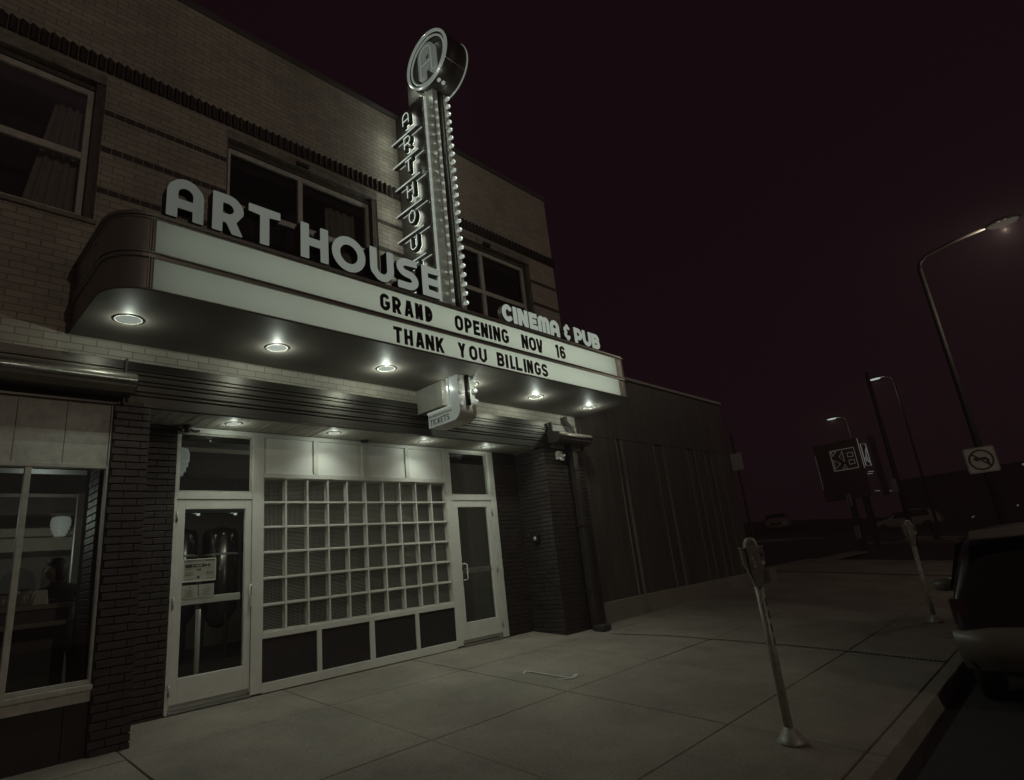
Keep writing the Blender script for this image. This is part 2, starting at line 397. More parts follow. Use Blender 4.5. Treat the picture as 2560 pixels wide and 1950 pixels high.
# ------------------------------------------------------------------ lettering
def arc(cx, cy, rx, ry, a0, a1, n=14):
    return [(cx+rx*math.cos(math.radians(a0+(a1-a0)*i/n)), cy+ry*math.sin(math.radians(a0+(a1-a0)*i/n))) for i in range(n+1)]
def strokes(ch, w, t, geo):
    l, r, b, T, R = t/2, w-t/2, t/2, 1-t/2, (w-t)/2
    V = lambda x, y0=0, y1=1: [(x, y0), (x, y1)]
    Hh = lambda y, x0, x1: [(x0, y), (x1, y)]
    def bowl(y0, y1, xr, x0=0.0):
        ry = (y1-y0)/2; rx = min(ry, (xr-x0)*0.62)
        return [(x0, y1), (xr-rx, y1)]+arc(xr-rx, (y0+y1)/2, rx, ry, 90, -90)+[(x0, y0)]
    def stadium(a0, a1):
        ry = R if not geo else min(R, 0.5-t/2)
        rx = R
        if geo: rx, ry = R, 0.5-t/2
        top = 1-t/2-ry; bot = t/2+ry
        pts = []
        n = 40
        for i in range(n+1):
            a = math.radians(a0+(a1-a0)*i/n)
            x = w/2+rx*math.cos(a); y = ry*math.sin(a)
            pts.append((x, y+top if y >= 0 else y+bot))
        return pts
    C = ch
    if C == 'A':
        if geo: return [[(l, 0), (l, 1-t/2-R)]+arc(w/2, 1-t/2-R, R, R, 180, 0)[1:]+[(r, 0)], Hh(0.36, l, r)]
        k = t*0.50
        return [[(k-0.045*w, -0.1), (w/2-0.04*w, 1.1)], [(w-k+0.045*w, -0.1), (w/2+0.04*w, 1.1)], Hh(0.27, w*0.22, w*0.78)]
    if C == 'B': return [V(l), bowl(0.52, T, r-0.03*w), bowl(b, 0.52, r)]
    if C == 'C': return [stadium(42, 318)]
    if C == 'D': return [V(l), bowl(b, T, r)]
    if C == 'E': return [V(l), Hh(T, l, w), Hh(b, l, w), Hh(0.5, l, w*0.88)]
    if C == 'G': return [stadium(38, 318)+[(r, 0.30)], [(r, 0.18), (r, 0.52)], Hh(0.46, w*0.52, w)]
    if C == 'H': return [V(l), V(r), Hh(0.5 if not geo else 0.5, l, r)]
    if C in 'I1':
        return [V(w/2)] if C == 'I' else [V(w-t/2), [(w-t*0.6, T-0.0), (0, 0.82)]]
    if C == 'K': return [V(l), [(l, 0.30), (w-t*0.35, 1.08)], [(w*0.40, 0.58), (w-t*0.42, -0.08)]]
    if C == 'L': return [V(l), Hh(b, l, w)]
    if C == 'M':
        Rm_ = (r-l)/4
        return [[(l, 0), (l, T-Rm_)]+arc(l+Rm_, T-Rm_, Rm_, Rm_, 180, 0)+[(w/2, 0)], [(w/2, T-Rm_)]+arc(w/2+Rm_, T-Rm_, Rm_, Rm_, 180, 0)+[(r, 0)]]
    if C == 'N': return [V(l), V(r), [(l-t*0.05, 1.0+0.08), (r+t*0.05, -0.08)]]
    if C == 'O': return [stadium(0, 360)+[stadium(0, 360)[0]]]
    if C == 'P': return [V(l), bowl(0.36 if geo else 0.42, T, r)]
    if C == 'R': return [V(l), bowl(0.38 if geo else 0.44, T, r-(0 if geo else 0.02)), [(w*0.50, 0.44), (w-t*0.48, -0.06)]]
    if C == 'S':
        ry = (1-t)/4; rx = R
        c = w/2
        if geo: return [[(w*0.97, T)]+[(c, T)]+arc(c, T-ry, rx, ry, 90, 270)[1:-1]+[(c, 0.5)]+arc(c, b+ry, rx, ry, 90, -90)[1:]+[(w*0.02, b)]]
        return [arc(c, T-ry, rx, ry, 18, 270)[:-1]+[(c, 0.5)]+arc(c, b+ry, rx, ry, 90, -162)[1:]]
    if C == 'T': return [V(w/2), Hh(T, 0, w)]
    if C == 'U': return [[(l, 1), (l, b+R)]+arc(w/2, b+R, R, R, 180, 360)[1:]+[(r, 1)]]
    if C == 'V': return [[(k_, 1.1) if i == 0 else (w/2-0.04*w, -0.1) for i, k_ in enumerate((t*0.5-0.045*w, 0))], [(w-t*0.5+0.045*w, 1.1), (w/2+0.04*w, -0.1)]]
    if C == 'Y': return [V(w/2, 0, 0.48), [(t*0.45, 1.06), (w/2, 0.42)], [(w-t*0.45, 1.06), (w/2, 0.42)]]
    if C == '6': return [arc(w/2, b+R*1.05, R, R*1.05, 0, 360, 28), [(l, b+R)]+[(l, 1-t/2-R)]+arc(w/2, 1-t/2-R, R, R, 180, 25)]
    if C == '&':
        ry = (0.82-t)/4+0.0; rx = w/2-t/2; c = w/2+0.08*w
        y1 = 0.5+ry; y0 = 0.5-ry
        return [arc(c, y1, rx, ry, 40, 250), arc(c, y0, rx, ry, 110, 320), V(c, 0.86, 1.0), V(c, 0.0, 0.14)]
    if C == '.': return [V(w/2, 0, t)]
    if C == '>': return [[(0, 1), (w, 0.5)], [(w, 0.5), (0, 0)]]
    return []
def seg_sdf(X, Y, a, b_, h, butt0, butt1):
    dx, dy = b_[0]-a[0], b_[1]-a[1]; L = math.hypot(dx, dy) or 1e-6; ux, uy = dx/L, dy/L
    u = (X-a[0])*ux+(Y-a[1])*uy; v = (X-a[0])*-uy+(Y-a[1])*ux
    uc = np.clip(u, 0, L); d = np.hypot(u-uc, v)-h
    if butt0: d = np.maximum(d, -u)
    if butt1: d = np.maximum(d, u-L)
    return d
GC = {}
def glyph(ch, w, t, geo, res=44):
    key = (ch, round(w, 3), round(t, 3), geo)
    if key in GC: return GC[key]
    px = 2.5/res
    nx = int((w+2*px)*res)+1; ny = int((1+2*px)*res)+1
    xs = np.linspace(-px, w+px, nx); ys = np.linspace(-px, 1+px, ny)
    X, Y = np.meshgrid(xs, ys)
    D = np.full(X.shape, 9.0)
    for pl in strokes(ch, w, t, geo):
        pl = [q for k, q in enumerate(pl) if k == 0 or math.hypot(q[0]-pl[k-1][0], q[1]-pl[k-1][1]) > 1e-5]
        cl = len(pl) > 3 and math.hypot(pl[0][0]-pl[-1][0], pl[0][1]-pl[-1][1]) < 1e-4
        n = len(pl)-1
        for i in range(n):
            D = np.minimum(D, seg_sdf(X, Y, pl[i], pl[i+1], t/2, i == 0 and not cl, i == n-1 and not cl))
    D = np.maximum(D, np.maximum(np.maximum(-X, X-w), np.maximum(-Y, Y-1)))
    D = np.where(np.abs(D) < 1e-6, 1e-6, D)
    segs = {}
    def ip(p, q, a, b_):
        s = a/(a-b_); return (round(p[0]+(q[0]-p[0])*s, 6), round(p[1]+(q[1]-p[1])*s, 6))
    for j in range(ny-1):
        for i in range(nx-1):
            v = [D[j, i], D[j, i+1], D[j+1, i+1], D[j+1, i]]
            c = sum((1 << k) for k in range(4) if v[k] < 0)
            if c in (0, 15): continue
            P = [(xs[i], ys[j]), (xs[i+1], ys[j]), (xs[i+1], ys[j+1]), (xs[i], ys[j+1])]
            ins = [v[k] < 0 for k in range(4)]
            cross = [(k, ip(P[k], P[(k+1) % 4], v[k], v[(k+1) % 4]), ins[k]) for k in range(4) if ins[k] != ins[(k+1) % 4]]
            outs = [q for q in cross if q[2]]; ens = [q for q in cross if not q[2]]
            if len(cross) == 2: segs[outs[0][1]] = ens[0][1]
            else:
                for q in outs:
                    e = [z for z in ens if z[0] == (q[0]-1) % 4] or ens
                    segs[q[1]] = e[0][1]
    loops = []
    left = dict(segs)
    while left:
        s0, nx_ = next(iter(left.items())); lp = [s0]; del left[s0]
        cur = nx_
        while cur in left:
            lp.append(cur); n_ = left[cur]; del left[cur]; cur = n_
        # thin out straight runs
        out = []
        for i in range(len(lp)):
            a, b_, c = lp[i-1], lp[i], lp[(i+1) % len(lp)]
            cr = abs((b_[0]-a[0])*(c[1]-a[1])-(b_[1]-a[1])*(c[0]-a[0]))
            if cr > 2e-5: out.append(b_)
        if len(out) >= 3: loops.append(out)
    def area(lp): return abs(sum(lp[i-1][0]*lp[i][1]-lp[i][0]*lp[i-1][1] for i in range(len(lp)))/2)
    loops = [q for q in loops if area(q) > 1e-4]
    loops.sort(key=area, reverse=True)
    # attach holes to the outer loop that contains them
    def inside(p, lp):
        c = False
        for i in range(len(lp)):
            a, b_ = lp[i-1], lp[i]
            if (a[1] > p[1]) != (b_[1] > p[1]) and p[0] < (b_[0]-a[0])*(p[1]-a[1])/(b_[1]-a[1])+a[0]: c = not c
        return c
    groups = []
    for lp in loops:
        for g in groups:
            if inside(lp[0], g[0]): g.append(lp); break
        else: groups.append([lp])
    GC[key] = groups
    return groups
def letter_bm(bm, ch, w, t, geo, f0, f1, mi=0):
    for g in glyph(ch, w, t, geo): prism(bm, g[0], f0, f1, mi, g[1:])
def text_bm(bm, s, x0, z0, h, y, dep, wr=0.62, t=0.17, gap=0.16, right=(1, 0, 0), up=(0, 0, 1), out=(0, -1, 0), geo=False, widths=None):
    """small lettering: starts at x0 (a 3D point) and runs along right"""
    p0 = Vector(x0) if not isinstance(x0, (int, float)) else Vector((x0, y, z0))
    r_, u_, o_ = Vector(right), Vector(up), Vector(out)
    cx = 0.0
    for c in s:
        wl = {'I': t*1.3, ' ': 0.35, '.': t*1.2, '1': 0.4}.get(c, wr)
        if c != ' ':
            letter_bm(bm, c, wl, t, geo, lambda p: p0+r_*((cx+p[0])*h)+u_*(p[1]*h)+o_*dep, lambda p: p0+r_*((cx+p[0])*h)+u_*(p[1]*h))
        cx += wl+gap
    return cx*h

# ------------------------------------------------------------------ ground, pavement, kerb, street
def gz(x, y): return -0.805+0.1*y+max(0.0, x-9.0)*0.006
bm = B(); quad(bm, (-60, -60, -1.6), (130, -60, -1.6), (130, 60, -1.6), (-60, 60, -1.6))
struct(obj("ground", bm, M_ASPH))
bm = B(); quad(bm, (-60, -14, -0.80), (120, -14, -0.80), (120, 1.615, -0.79), (-60, 1.615, -0.79))
struct(obj("street", bm, M_ASPH))
bm = B()
XL = [-12, -9.5, -7.6, -5.7, -3.9, -2.0, -0.12, 1.79, 3.67, 5.58, 7.44, 9.06, 10.9, 12.8, 14.7, 16.6, 18.6, 20.6, 22.8, 25]
YL = [1.62, 1.767, 2.865, 4.70, 6.40, 8.4]
for i in range(len(XL)-1):
    for j in range(len(YL)-1):
        gx = 0.006 if (i*7+j*3) % 4 else 0.010
        x0, x1, y0, y1 = XL[i]+gx, XL[i+1]-gx*0.6, YL[j]+(0 if j == 0 else 0.006), YL[j+1]-0.006
        if j == 0: x0, x1 = XL[i]+0.004, XL[i+1]-0.004
        dz = random.uniform(-0.004, 0.004) if j > 0 else -0.002
        e = 0.006
        top = [bm.verts.new((x, y, gz(x, y)+dz)) for x, y in ((x0+e, y0+e), (x1-e, y0+e), (x1-e, y1-e), (x0+e, y1-e))]
        mid = [bm.verts.new((x, y, gz(x, y)+dz-e)) for x, y in ((x0, y0), (x1, y0), (x1, y1), (x0, y1))]
        bot = [bm.verts.new((x, y, gz(x, y)-0.06)) for x, y in ((x0, y0), (x1, y0), (x1, y1), (x0, y1))]
        bm.faces.new(top)
        for a, b_ in ((top, mid), (mid, bot)):
            for k in range(4): bm.faces.new((a[k], b_[k], b_[(k+1) % 4], a[(k+1) % 4]))
struct(obj("sidewalk", bm, M_CONC))
bm = B()
for a, b_ in ((-12, 25),):
    n = 20
    for i in range(n):
        x0 = a+(b_-a)*i/n; x1 = a+(b_-a)*(i+1)/n
        quad(bm, (x0, 1.63, gz(x0, 1.63)-0.035), (x1, 1.63, gz(x1, 1.63)-0.035), (x1, 8.4, gz(x1, 8.4)-0.035), (x0, 8.4, gz(x0, 8.4)-0.035))
struct(obj("sidewalk_bed", bm, M_GROUT))
bm = B()
for i in range(12):
    x0 = -12+37*i/12+0.004; x1 = -12+37*(i+1)/12-0.004
    prism(bm, [(1.60, -0.82), (1.618, gz(x0, 1.62)-0.012), (1.626, gz(x0, 1.62)-0.006), (1.626, -0.82)], lambda p: (x0, p[0], p[1]), lambda p: (x1, p[0], p[1]))
struct(obj("kerb", bm, M_CONCB))
# far pavement, corner and rising lot beyond the wall
bm = B()
for i in range(8):
    x0, x1 = 25+i*12, 25+(i+1)*12
    quad(bm, (x0, 1.62, gz(x0, 1.62)-0.12), (x1, 1.62, gz(x1, 1.62)-0.12), (x1, 45, gz(x1, 45)-0.12), (x0, 45, gz(x0, 45)-0.12))
quad(bm, (16.6, 8.4, gz(16.6, 8.4)-0.03), (25, 8.4, gz(25, 8.4)-0.03), (25, 45, gz(25, 45)-0.12), (16.6, 45, gz(16.6, 45)-0.1))
struct(obj("parking_lot", bm, M_ASPH))
bm = B()
def strip(bm, a, b_, wd, lift=0.0, h=0.02):
    a, b_ = Vector(a), Vector(b_); d = (b_-a).normalized(); n_ = Vector((-d.y, d.x))*wd/2
    ps = [a+n_, b_+n_, b_-n_, a-n_]
    z = [gz(p.x, p.y)-0.12+lift for p in ps]
    lo = [bm.verts.new((p.x, p.y, zz)) for p, zz in zip(ps, z)]; hi = [bm.verts.new((p.x, p.y, zz+h)) for p, zz in zip(ps, z)]
    bm.faces.new(hi)
    for k in range(4): bm.faces.new((lo[k], lo[(k+1) % 4], hi[(k+1) % 4], hi[k]))
strip(bm, (39.5, 17.0), (44.0, 13.8), 1.6, h=0.10)
strip(bm, (38.5, 7.0), (46, 7.2), 2.6, h=0.03)
strip(bm, (38.2, 9.6), (40.0, 5.0), 1.4, h=0.03)
struct(obj("far_pavement", bm, M_CONCB))
bm = B(); strip(bm, (23.6, 7.75), (29.2, 7.55), 0.55, lift=0.095, h=0.06)
struct(obj("lot_kerb", bm, M_CONCB))

# trench drain across the pavement
root = thing("trench_drain", "dark slotted trench drain running across the pavement from the wall to the kerb", "drain", (9.1, 4.0, gz(9.1, 4)))
path = [(8.66, 6.2), (8.98, 5.4), (9.12, 4.5), (9.22, 3.6), (9.26, 2.9), (9.24, 1.78)]
bm = B(); bm2 = B(); k = 0
for (xa, ya), (xb, yb) in zip(path, path[1:]):
    quad(bm, (xa-.03, ya, gz(xa, ya)+.007), (xa+.03, ya, gz(xa, ya)+.007), (xb+.03, yb, gz(xb, yb)+.007), (xb-.03, yb, gz(xb, yb)+.007))
    n = int(math.hypot(xb-xa, yb-ya)/0.045)
    for i in range(n):
        s = (i+0.5)/n; x = xa+(xb-xa)*s; y = ya+(yb-ya)*s; z = gz(x, y)+0.0075
        box(bm2, x-0.027, x+0.027, y-0.012, y+0.012, z, z+0.004)
obj("channel", bm, M_GROUT, root); obj("grating", bm2, M_GALV, root)
# paint mark
bm = B()
def mark(bm, a, b_, wd):
    a, b_ = Vector(a), Vector(b_); d = (b_-a).normalized(); n_ = Vector((-d.y, d.x))*wd/2
    f = bm.faces.new([bm.verts.new((p.x, p.y, gz(p.x, p.y)+0.0085)) for p in (a+n_, b_+n_, b_-n_, a-n_)])
mark(bm, (5.98, 5.67), (6.03, 4.98), 0.035); mark(bm, (5.98, 5.67), (5.86, 5.60), 0.03); mark(bm, (6.03, 4.98), (6.22, 5.05), 0.05); mark(bm, (6.03, 4.98), (5.88, 5.08), 0.03)
M_CHALK = mat("faded_paint", (0.50, 0.49, 0.45), 0.9, noise=0.3, nscale=40)
tag(obj("paint_mark", bm, M_CHALK), "faded pale bracket shaped utility mark sprayed on the pavement", "paint mark")

# ------------------------------------------------------------------ the cinema building
YF = 6.73
bld = thing("cinema_building", "two storey pale brick cinema building with sawtooth brick band and recessed glass block entrance", "building", (4.0, YF, 0))
WIN = [(-1.04, 1.235), (2.57, 4.84), (6.13, 8.40)]
ZB, ZT = 4.98, 6.85
bm = B()
def wall_rect(x0, x1, z0, z1): box(bm, x0, x1, YF, YF+0.32, z0, z1)
xs = [-6.0]
for a, b_ in WIN: xs += [a, b_]
xs.append(9.19)
wall_rect(-6.0, 9.19, 3.485, ZB); wall_rect(-6.0, 9.19, ZT, 8.50)
for i in range(0, len(xs), 2): wall_rect(xs[i], xs[i+1], ZB, ZT)
box(bm, 8.87, 9.19, YF+0.32, 15, 3.485, 8.5)
bmesh.ops.remove_doubles(bm, verts=bm.verts, dist=1e-4)
obj("brick_wall", bm, M_BRICK, bld)
bm = B(); box(bm, -6.0, 9.21, YF-0.025, YF+0.4, 8.50, 8.60); box(bm, 8.8, 9.21, YF+0.4, 15, 8.5, 8.6)
obj("coping", bm, M_COPE, bld, bevel=0.01)
bm = B(); box(bm, -6, 8.8, YF+0.4, 15, 8.2, 8.3); obj("roof", bm, M_COPE, bld)
# sawtooth course
bm = B(); p = 0.0875; x = -2.2
while x < 9.20:
    prism(bm, [(x, YF-0.002), (x+0.018, YF-0.052), (x+p-0.004, YF-0.002)], lambda q: (q[0], q[1], 6.902), lambda q: (q[0], q[1], 7.092)); x += p
prism(bm, [(9.19, YF), (9.24, YF+0.03), (9.19, YF+0.2)], lambda q: (q[0], q[1], 6.902), lambda q: (q[0], q[1], 7.092))
obj("sawtooth_course", bm, M_BAND, bld)
# dark stretcher bands
for i, z in enumerate((6.342, 5.862, 5.335)):
    for a, b_ in ((1.235, 2.57), (4.84, 6.13), (8.40, 9.19)):
        bm = B(); x = a+0.004
        while x < b_-0.02:
            x1 = min(x+0.097, b_-0.004); box(bm, x, x1, YF-0.004, YF+0.02, z, z+0.066); x += 0.104
        obj("brick_band", bm, M_BAND, bld)
# upper windows
def upper_window(a, b_, mull, transom, curtains):
    f = thing_part("upper_window", bld)
    bm = B()
    y0, y1 = YF+0.10, YF+0.17
    zt, zb = 6.66, ZB+0.02
    box(bm, a+0.03, a+0.085, y0, y1, zb, zt); box(bm, b_-0.145, b_-0.09, y0, y1, zb, zt)
    box(bm, a+0.085, b_-0.145, y0, y1, zt-0.07, zt-0.0); box(bm, a+0.085, b_-0.145, y0, y1, zb, zb+0.07)
    for m_ in mull: box(bm, m_-0.035, m_+0.035, y0-0.004, y1+0.004, zb+0.07, zt-0.07)
    xs_ = [a+0.085]+[v for m_ in mull for v in (m_-0.035, m_+0.035)]+[b_-0.145]
    for i in range(0, len(xs_), 2): box(bm, xs_[i], xs_[i+1], y0+0.002, y1-0.002, transom-0.04, transom+0.04)
    obj("frame", bm, M_WFRAME, f, bevel=0.004)
    bm = B(); box(bm, a, b_, YF-0.012, YF+0.2, 6.725, 6.85); obj("lintel", bm, M_STONE, f, bevel=0.006)
    bm = B(); box(bm, a+0.03, b_-0.09, y0-0.02, y1, 6.662, 6.723); box(bm, b_-0.088, b_, YF+0.012, y1, ZB, 6.723); box(bm, a, a+0.028, YF+0.03, y1, ZB, 6.723)
    obj("jamb_trim", bm, M_WTRIM, f)
    bm = B(); box(bm, a-0.03, b_+0.03, YF-0.035, YF+0.2, ZB-0.05, ZB); obj("sill", bm, M_STONE, f, bevel=0.006)
    bm = B(); quad(bm, (a+0.05, y0+0.035, zb), (b_-0.1, y0+0.035, zb), (b_-0.1, y0+0.035, zt), (a+0.05, y0+0.035, zt)); obj("pane", bm, M_GLASS, f)
    for c0, c1, sk in curtains:
        bm = B(); n = 40; prev = None
        for i in range(n+1):
            s = i/n; x0 = c0+(c1-c0)*s; xb = x0+sk*(1-s)
            yy = y1+0.10+0.022*math.sin(s*26)+0.008*math.sin(s*61)
            cur = (bm.verts.new((x0, yy, 6.60)), bm.verts.new(((x0+xb)/2, yy+0.01*math.sin(s*19), 5.8)), bm.verts.new((xb, yy, 5.0)))
            if prev:
                bm.faces.new((prev[0], prev[1], cur[1], cur[0])); bm.faces.new((prev[1], prev[2], cur[2], cur[1]))
            prev = cur
        obj("curtain", bm, M_CURT, f, smooth=True)
    bm = B(); box(bm, a-0.1, b_+0.1, YF+0.7, YF+0.72, 4.9, 6.9); box(bm, a+0.04, b_-0.1, y1+0.03, y1+0.05, 6.46, 6.62)
    obj("room_backing", bm, M_DARK, f)
def thing_part(name, parent):
    o = bpy.data.objects.new(name, None); o.empty_display_size = 0.1; link(o); put(o, parent); return o
upper_window(*WIN[0], [0.09], 5.785, [(0.86, 1.14, -0.22)])
upper_window(*WIN[1], [3.62], 5.825, [(4.10, 4.60, 0.0)])
upper_window(*WIN[2], [7.155], 5.825, [])
bm = B(); box(bm, 3.50, 3.68, YF-0.05, YF-0.013, 6.74, 6.79); obj("lintel_bracket", bm, M_POLE, bld)
bm = B(); box(bm, 7.12, 7.28, YF-0.07, YF-0.013, 6.71, 6.77); obj("lintel_bracket", bm, M_POLE, bld)
bm = B(); lathe(bm, [(0.0, 0.05), (0.02, 0.04), (0.022, 0.0)], (6.95, YF+0.1, 8.60), 10); obj("roof_lamp", bm, G_PEND, bld)

# ribbed metal fascia over the entrance
bm = B()
prof = [(0.0, 3.484), (-0.012, 3.478)]
for z in (3.392, 3.349, 3.283, 3.243, 3.172, 3.130):
    prof += [(-0.012, z+0.012), (-0.030, z+0.002), (-0.030, z-0.006), (-0.012, z-0.014)]
prof += [(-0.012, 3.03), (-0.028, 3.022), (-0.028, 3.002), (0.0, 3.0)]
for a, b_ in ((-6, 1.74), (1.743, 4.62), (4.623, 7.648), (7.652, 8.34)):
    for (oa, za), (ob, zb_) in zip(prof, prof[1:]):
        quad(bm, (a, YF+oa, za), (b_, YF+oa, za), (b_, YF+ob, zb_), (a, YF+ob, zb_))
    quad(bm, (a, YF+0.02, 3.0), (b_, YF+0.02, 3.0), (b_, YF+0.02, 3.484), (a, YF+0.02, 3.484))
obj("ribbed_fascia", bm, M_FASC, bld)
bm = B(); box(bm, -6, 9.19, YF+0.03, YF+0.32, 3.04, 3.485); obj("lintel_beam", bm, M_BAND, bld)
# entrance soffit of planks
bm = B(); x = 1.9
while x < 8.14:
    box(bm, x+0.004, min(x+0.121, 8.148), YF+0.03, 7.46, 3.035, 3.05); x += 0.125
box(bm, 1.9, 8.15, YF+0.03, 7.46, 3.052, 3.06)
for sx_ in (2.45, 3.3, 4.05, 4.98, 5.82, 6.62): box(bm, sx_-0.012, sx_+0.012, YF+0.03, 7.46, 3.031, 3.0345)
obj("entrance_soffit", bm, M_PLANK, bld)
bm = B(); lathe(bm, [(0.0, 3.0), (0.05, 3.003), (0.062, 3.02), (0.062, 3.031)], (4.885, 7.38, 0), 18); obj("smoke_detector", bm, M_BLACK, bld, smooth=True)
bm = B(); lathe(bm, [(0.0, 2.94), (0.03, 2.95), (0.045, 2.98), (0.045, 3.031)], (2.46, 7.37, 0), 14)
tube(bm, [(2.44, 7.37, 2.99), (2.40, 7.34, 2.955), (2.36, 7.33, 2.97)], 0.018); tube(bm, [(2.48, 7.37, 2.99), (2.54, 7.36, 2.96), (2.60, 7.38, 2.975)], 0.014)
obj("security_camera", bm, M_BLACK, bld, smooth=True)

def downlight(parent, x, y, z, r, power, wide=0.2, name="downlight"):
    d = thing_part(name, parent)
    bm = B(); lathe(bm, [(r+0.022, z+0.002), (r+0.020, z-0.006), (r, z-0.004), (r, z+0.004)], (x, y, 0), 28, caps=False); obj("trim_ring", bm, M_SOFF, d, smooth=True)
    bm = B(); lathe(bm, [(0.0, z-0.010), (r*0.7, z-0.007), (r, z-0.002)], (x, y, 0), 28); obj("lens", bm, G_DISC1 if power < K_DOWN*0.5 and r > 0.1 else G_DISC, d, smooth=True)
    for k in range(3):
        a = 2*PI*k/3+0.4
        lamp("lamp", 'SPOT' if k else 'POINT', (x+math.cos(a)*r*0.55*(k > 0), y+math.sin(a)*r*0.55*(k > 0), z-(0.016 if k else 0.055)), power*(0.42 if k else wide), d, size=0.0, angle=(132 if k else 178), blend=(1.0 if k else 0.1))
for x in (2.90, 4.24, 5.79, 7.12): downlight(bld, x, 7.13, 3.034, 0.075, K_ENTRY, 0.10)

# brown brick piers with raked joints
def brick_face(bm, x0, x1, z0, z1, y, axis='x', L=0.23, H=0.0715, j=0.011, proud=0.012, ph=0.0):
    row = 0; z = z0
    while z < z1-0.01:
        zt = min(z+H-j, z1); s = x0-((L/2) if row % 2 else 0)-ph
        while s < x1:
            a, b_ = max(s, x0), min(s+L-j, x1)
            if b_-a > 0.02:
                b_ += j-0.004 if b_ < x1-0.02 else 0
                dj = random.uniform(-0.002, 0.002)
                if axis == 'x': box(bm, a, b_, y-proud+dj, y+0.004, z, zt)
                else: box(bm, y-proud+dj, y+0.004, a, b_, z, zt)
            s += L
        z += H; row += 1
pier = thing_part("brick_pier", bld)
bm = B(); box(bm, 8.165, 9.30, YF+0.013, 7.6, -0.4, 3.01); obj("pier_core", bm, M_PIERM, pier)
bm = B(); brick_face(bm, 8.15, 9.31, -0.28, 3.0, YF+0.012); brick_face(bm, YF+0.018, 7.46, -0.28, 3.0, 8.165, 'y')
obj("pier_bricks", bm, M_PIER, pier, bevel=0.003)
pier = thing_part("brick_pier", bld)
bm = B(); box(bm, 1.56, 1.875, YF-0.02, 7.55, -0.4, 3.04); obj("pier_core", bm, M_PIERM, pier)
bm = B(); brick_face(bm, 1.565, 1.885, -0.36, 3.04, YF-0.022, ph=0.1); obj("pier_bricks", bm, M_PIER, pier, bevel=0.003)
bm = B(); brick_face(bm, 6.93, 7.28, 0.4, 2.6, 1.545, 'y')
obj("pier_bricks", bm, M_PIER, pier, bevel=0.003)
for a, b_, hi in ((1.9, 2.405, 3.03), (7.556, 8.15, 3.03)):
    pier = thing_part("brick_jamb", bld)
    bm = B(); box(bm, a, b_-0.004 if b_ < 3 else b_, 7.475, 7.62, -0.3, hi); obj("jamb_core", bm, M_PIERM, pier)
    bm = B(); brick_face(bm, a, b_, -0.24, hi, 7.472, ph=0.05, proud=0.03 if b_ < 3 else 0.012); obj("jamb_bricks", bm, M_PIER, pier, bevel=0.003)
# fixtures on the pier
bm = B(); box(bm, 8.46, 8.585, YF-0.075, YF, 2.80, 2.95); box(bm, 8.485, 8.60, YF-0.09, YF-0.075, 2.78, 2.87); lathe(bm, [(0.0, -0.03), (0.03, -0.02), (0.04, 0.02), (0.0, 0.03)], (8.57, YF-0.1, 2.86), 12)
obj("emergency_light", bm, M_ALU, bld, bevel=0.008)
bm = B(); box(bm, 8.085, 8.152, 7.05, 7.19, 1.40, 1.53); obj("intercom_box", bm, M_BLACK, bld, bevel=0.012)
bm = B(); lathe(bm, [(0.0, 0.0), (0.035, 0.003), (0.04, 0.02), (0.0, 0.022)], (8.08, 7.12, 1.465), 14, axis='X'); obj("intercom_button", bm, M_CHROME, bld, smooth=True)

# storefront frame
sf = thing_part("storefront", bld)
Y0, Y1 = 7.44, 7.55
bm = B()
box(bm, 2.387, 2.42, Y0, Y1, -0.055, 3.03); box(bm, 3.278, 3.415, Y0, Y1, -0.04, 3.03); box(bm, 6.42, 6.543, Y0, Y1, -0.03, 3.03); box(bm, 7.424, 7.555, Y0, Y1, -0.04, 3.03)
box(bm, 2.42, 3.278, Y0, Y1, 2.966, 3.03); box(bm, 2.42, 3.278, Y0+.003, Y1, 2.178, 2.262)
box(bm, 6.543, 7.424, Y0, Y1, 2.985, 3.03); box(bm, 6.543, 7.424, Y0+.003, Y1, 2.175, 2.262)
box(bm, 3.415, 6.42, Y0, Y1, 2.976, 3.03); box(bm, 3.415, 6.42, Y0, Y1, 2.452, 2.516)
for a, b_ in ((4.106, 4.176), (4.876, 4.952), (5.645, 5.717)): box(bm, a, b_, Y0, Y1, 2.516, 2.976)
box(bm, 3.415, 6.42, Y0, Y1, 0.537, 0.603); box(bm, 3.415, 6.42, Y0, Y1, -0.05, 0.057)
for a, b_ in ((4.12, 4.184), (4.894, 4.972), (5.667, 5.73)): box(bm, a, b_, Y0, Y1, 0.057, 0.537)
obj("frame", bm, M_ALU, sf, bevel=0.004)
for a, b_ in ((3.415, 4.106), (4.176, 4.876), (4.952, 5.645), (5.717, 6.42)):
    bm = B(); box(bm, a, b_, Y0+0.025, Y0+0.035, 2.516, 2.976); obj("white_panel", bm, M_WPANEL, sf)
for a, b_ in ((3.415, 4.12), (4.184, 4.894), (4.972, 5.667), (5.73, 6.42)):
    bm = B(); box(bm, a, b_, Y0+0.02, Y0+0.03, 0.057, 0.537); obj("kick_panel", bm, M_KICK, sf)
for a, b_, z0, z1 in ((2.42, 3.278, 2.262, 2.966), (6.543, 7.424, 2.262, 2.985)):
    bm = B(); quad(bm, (a, Y0+0.045, z0), (b_, Y0+0.045, z0), (b_, Y0+0.045, z1), (a, Y0+0.045, z1)); obj("transom_pane", bm, M_GLASS, sf)
    bm = B()
    box(bm, a, a+0.02, Y0+0.02, Y0+0.044, z0, z1); box(bm, b_-0.02, b_, Y0+0.02, Y0+0.044, z0, z1); box(bm, a+0.02, b_-0.02, Y0+0.02, Y0+0.044, z1-0.02, z1); box(bm, a+0.02, b_-0.02, Y0+0.02, Y0+0.044, z0, z0+0.02)
    obj("glazing_bead", bm, M_ALU2, sf)
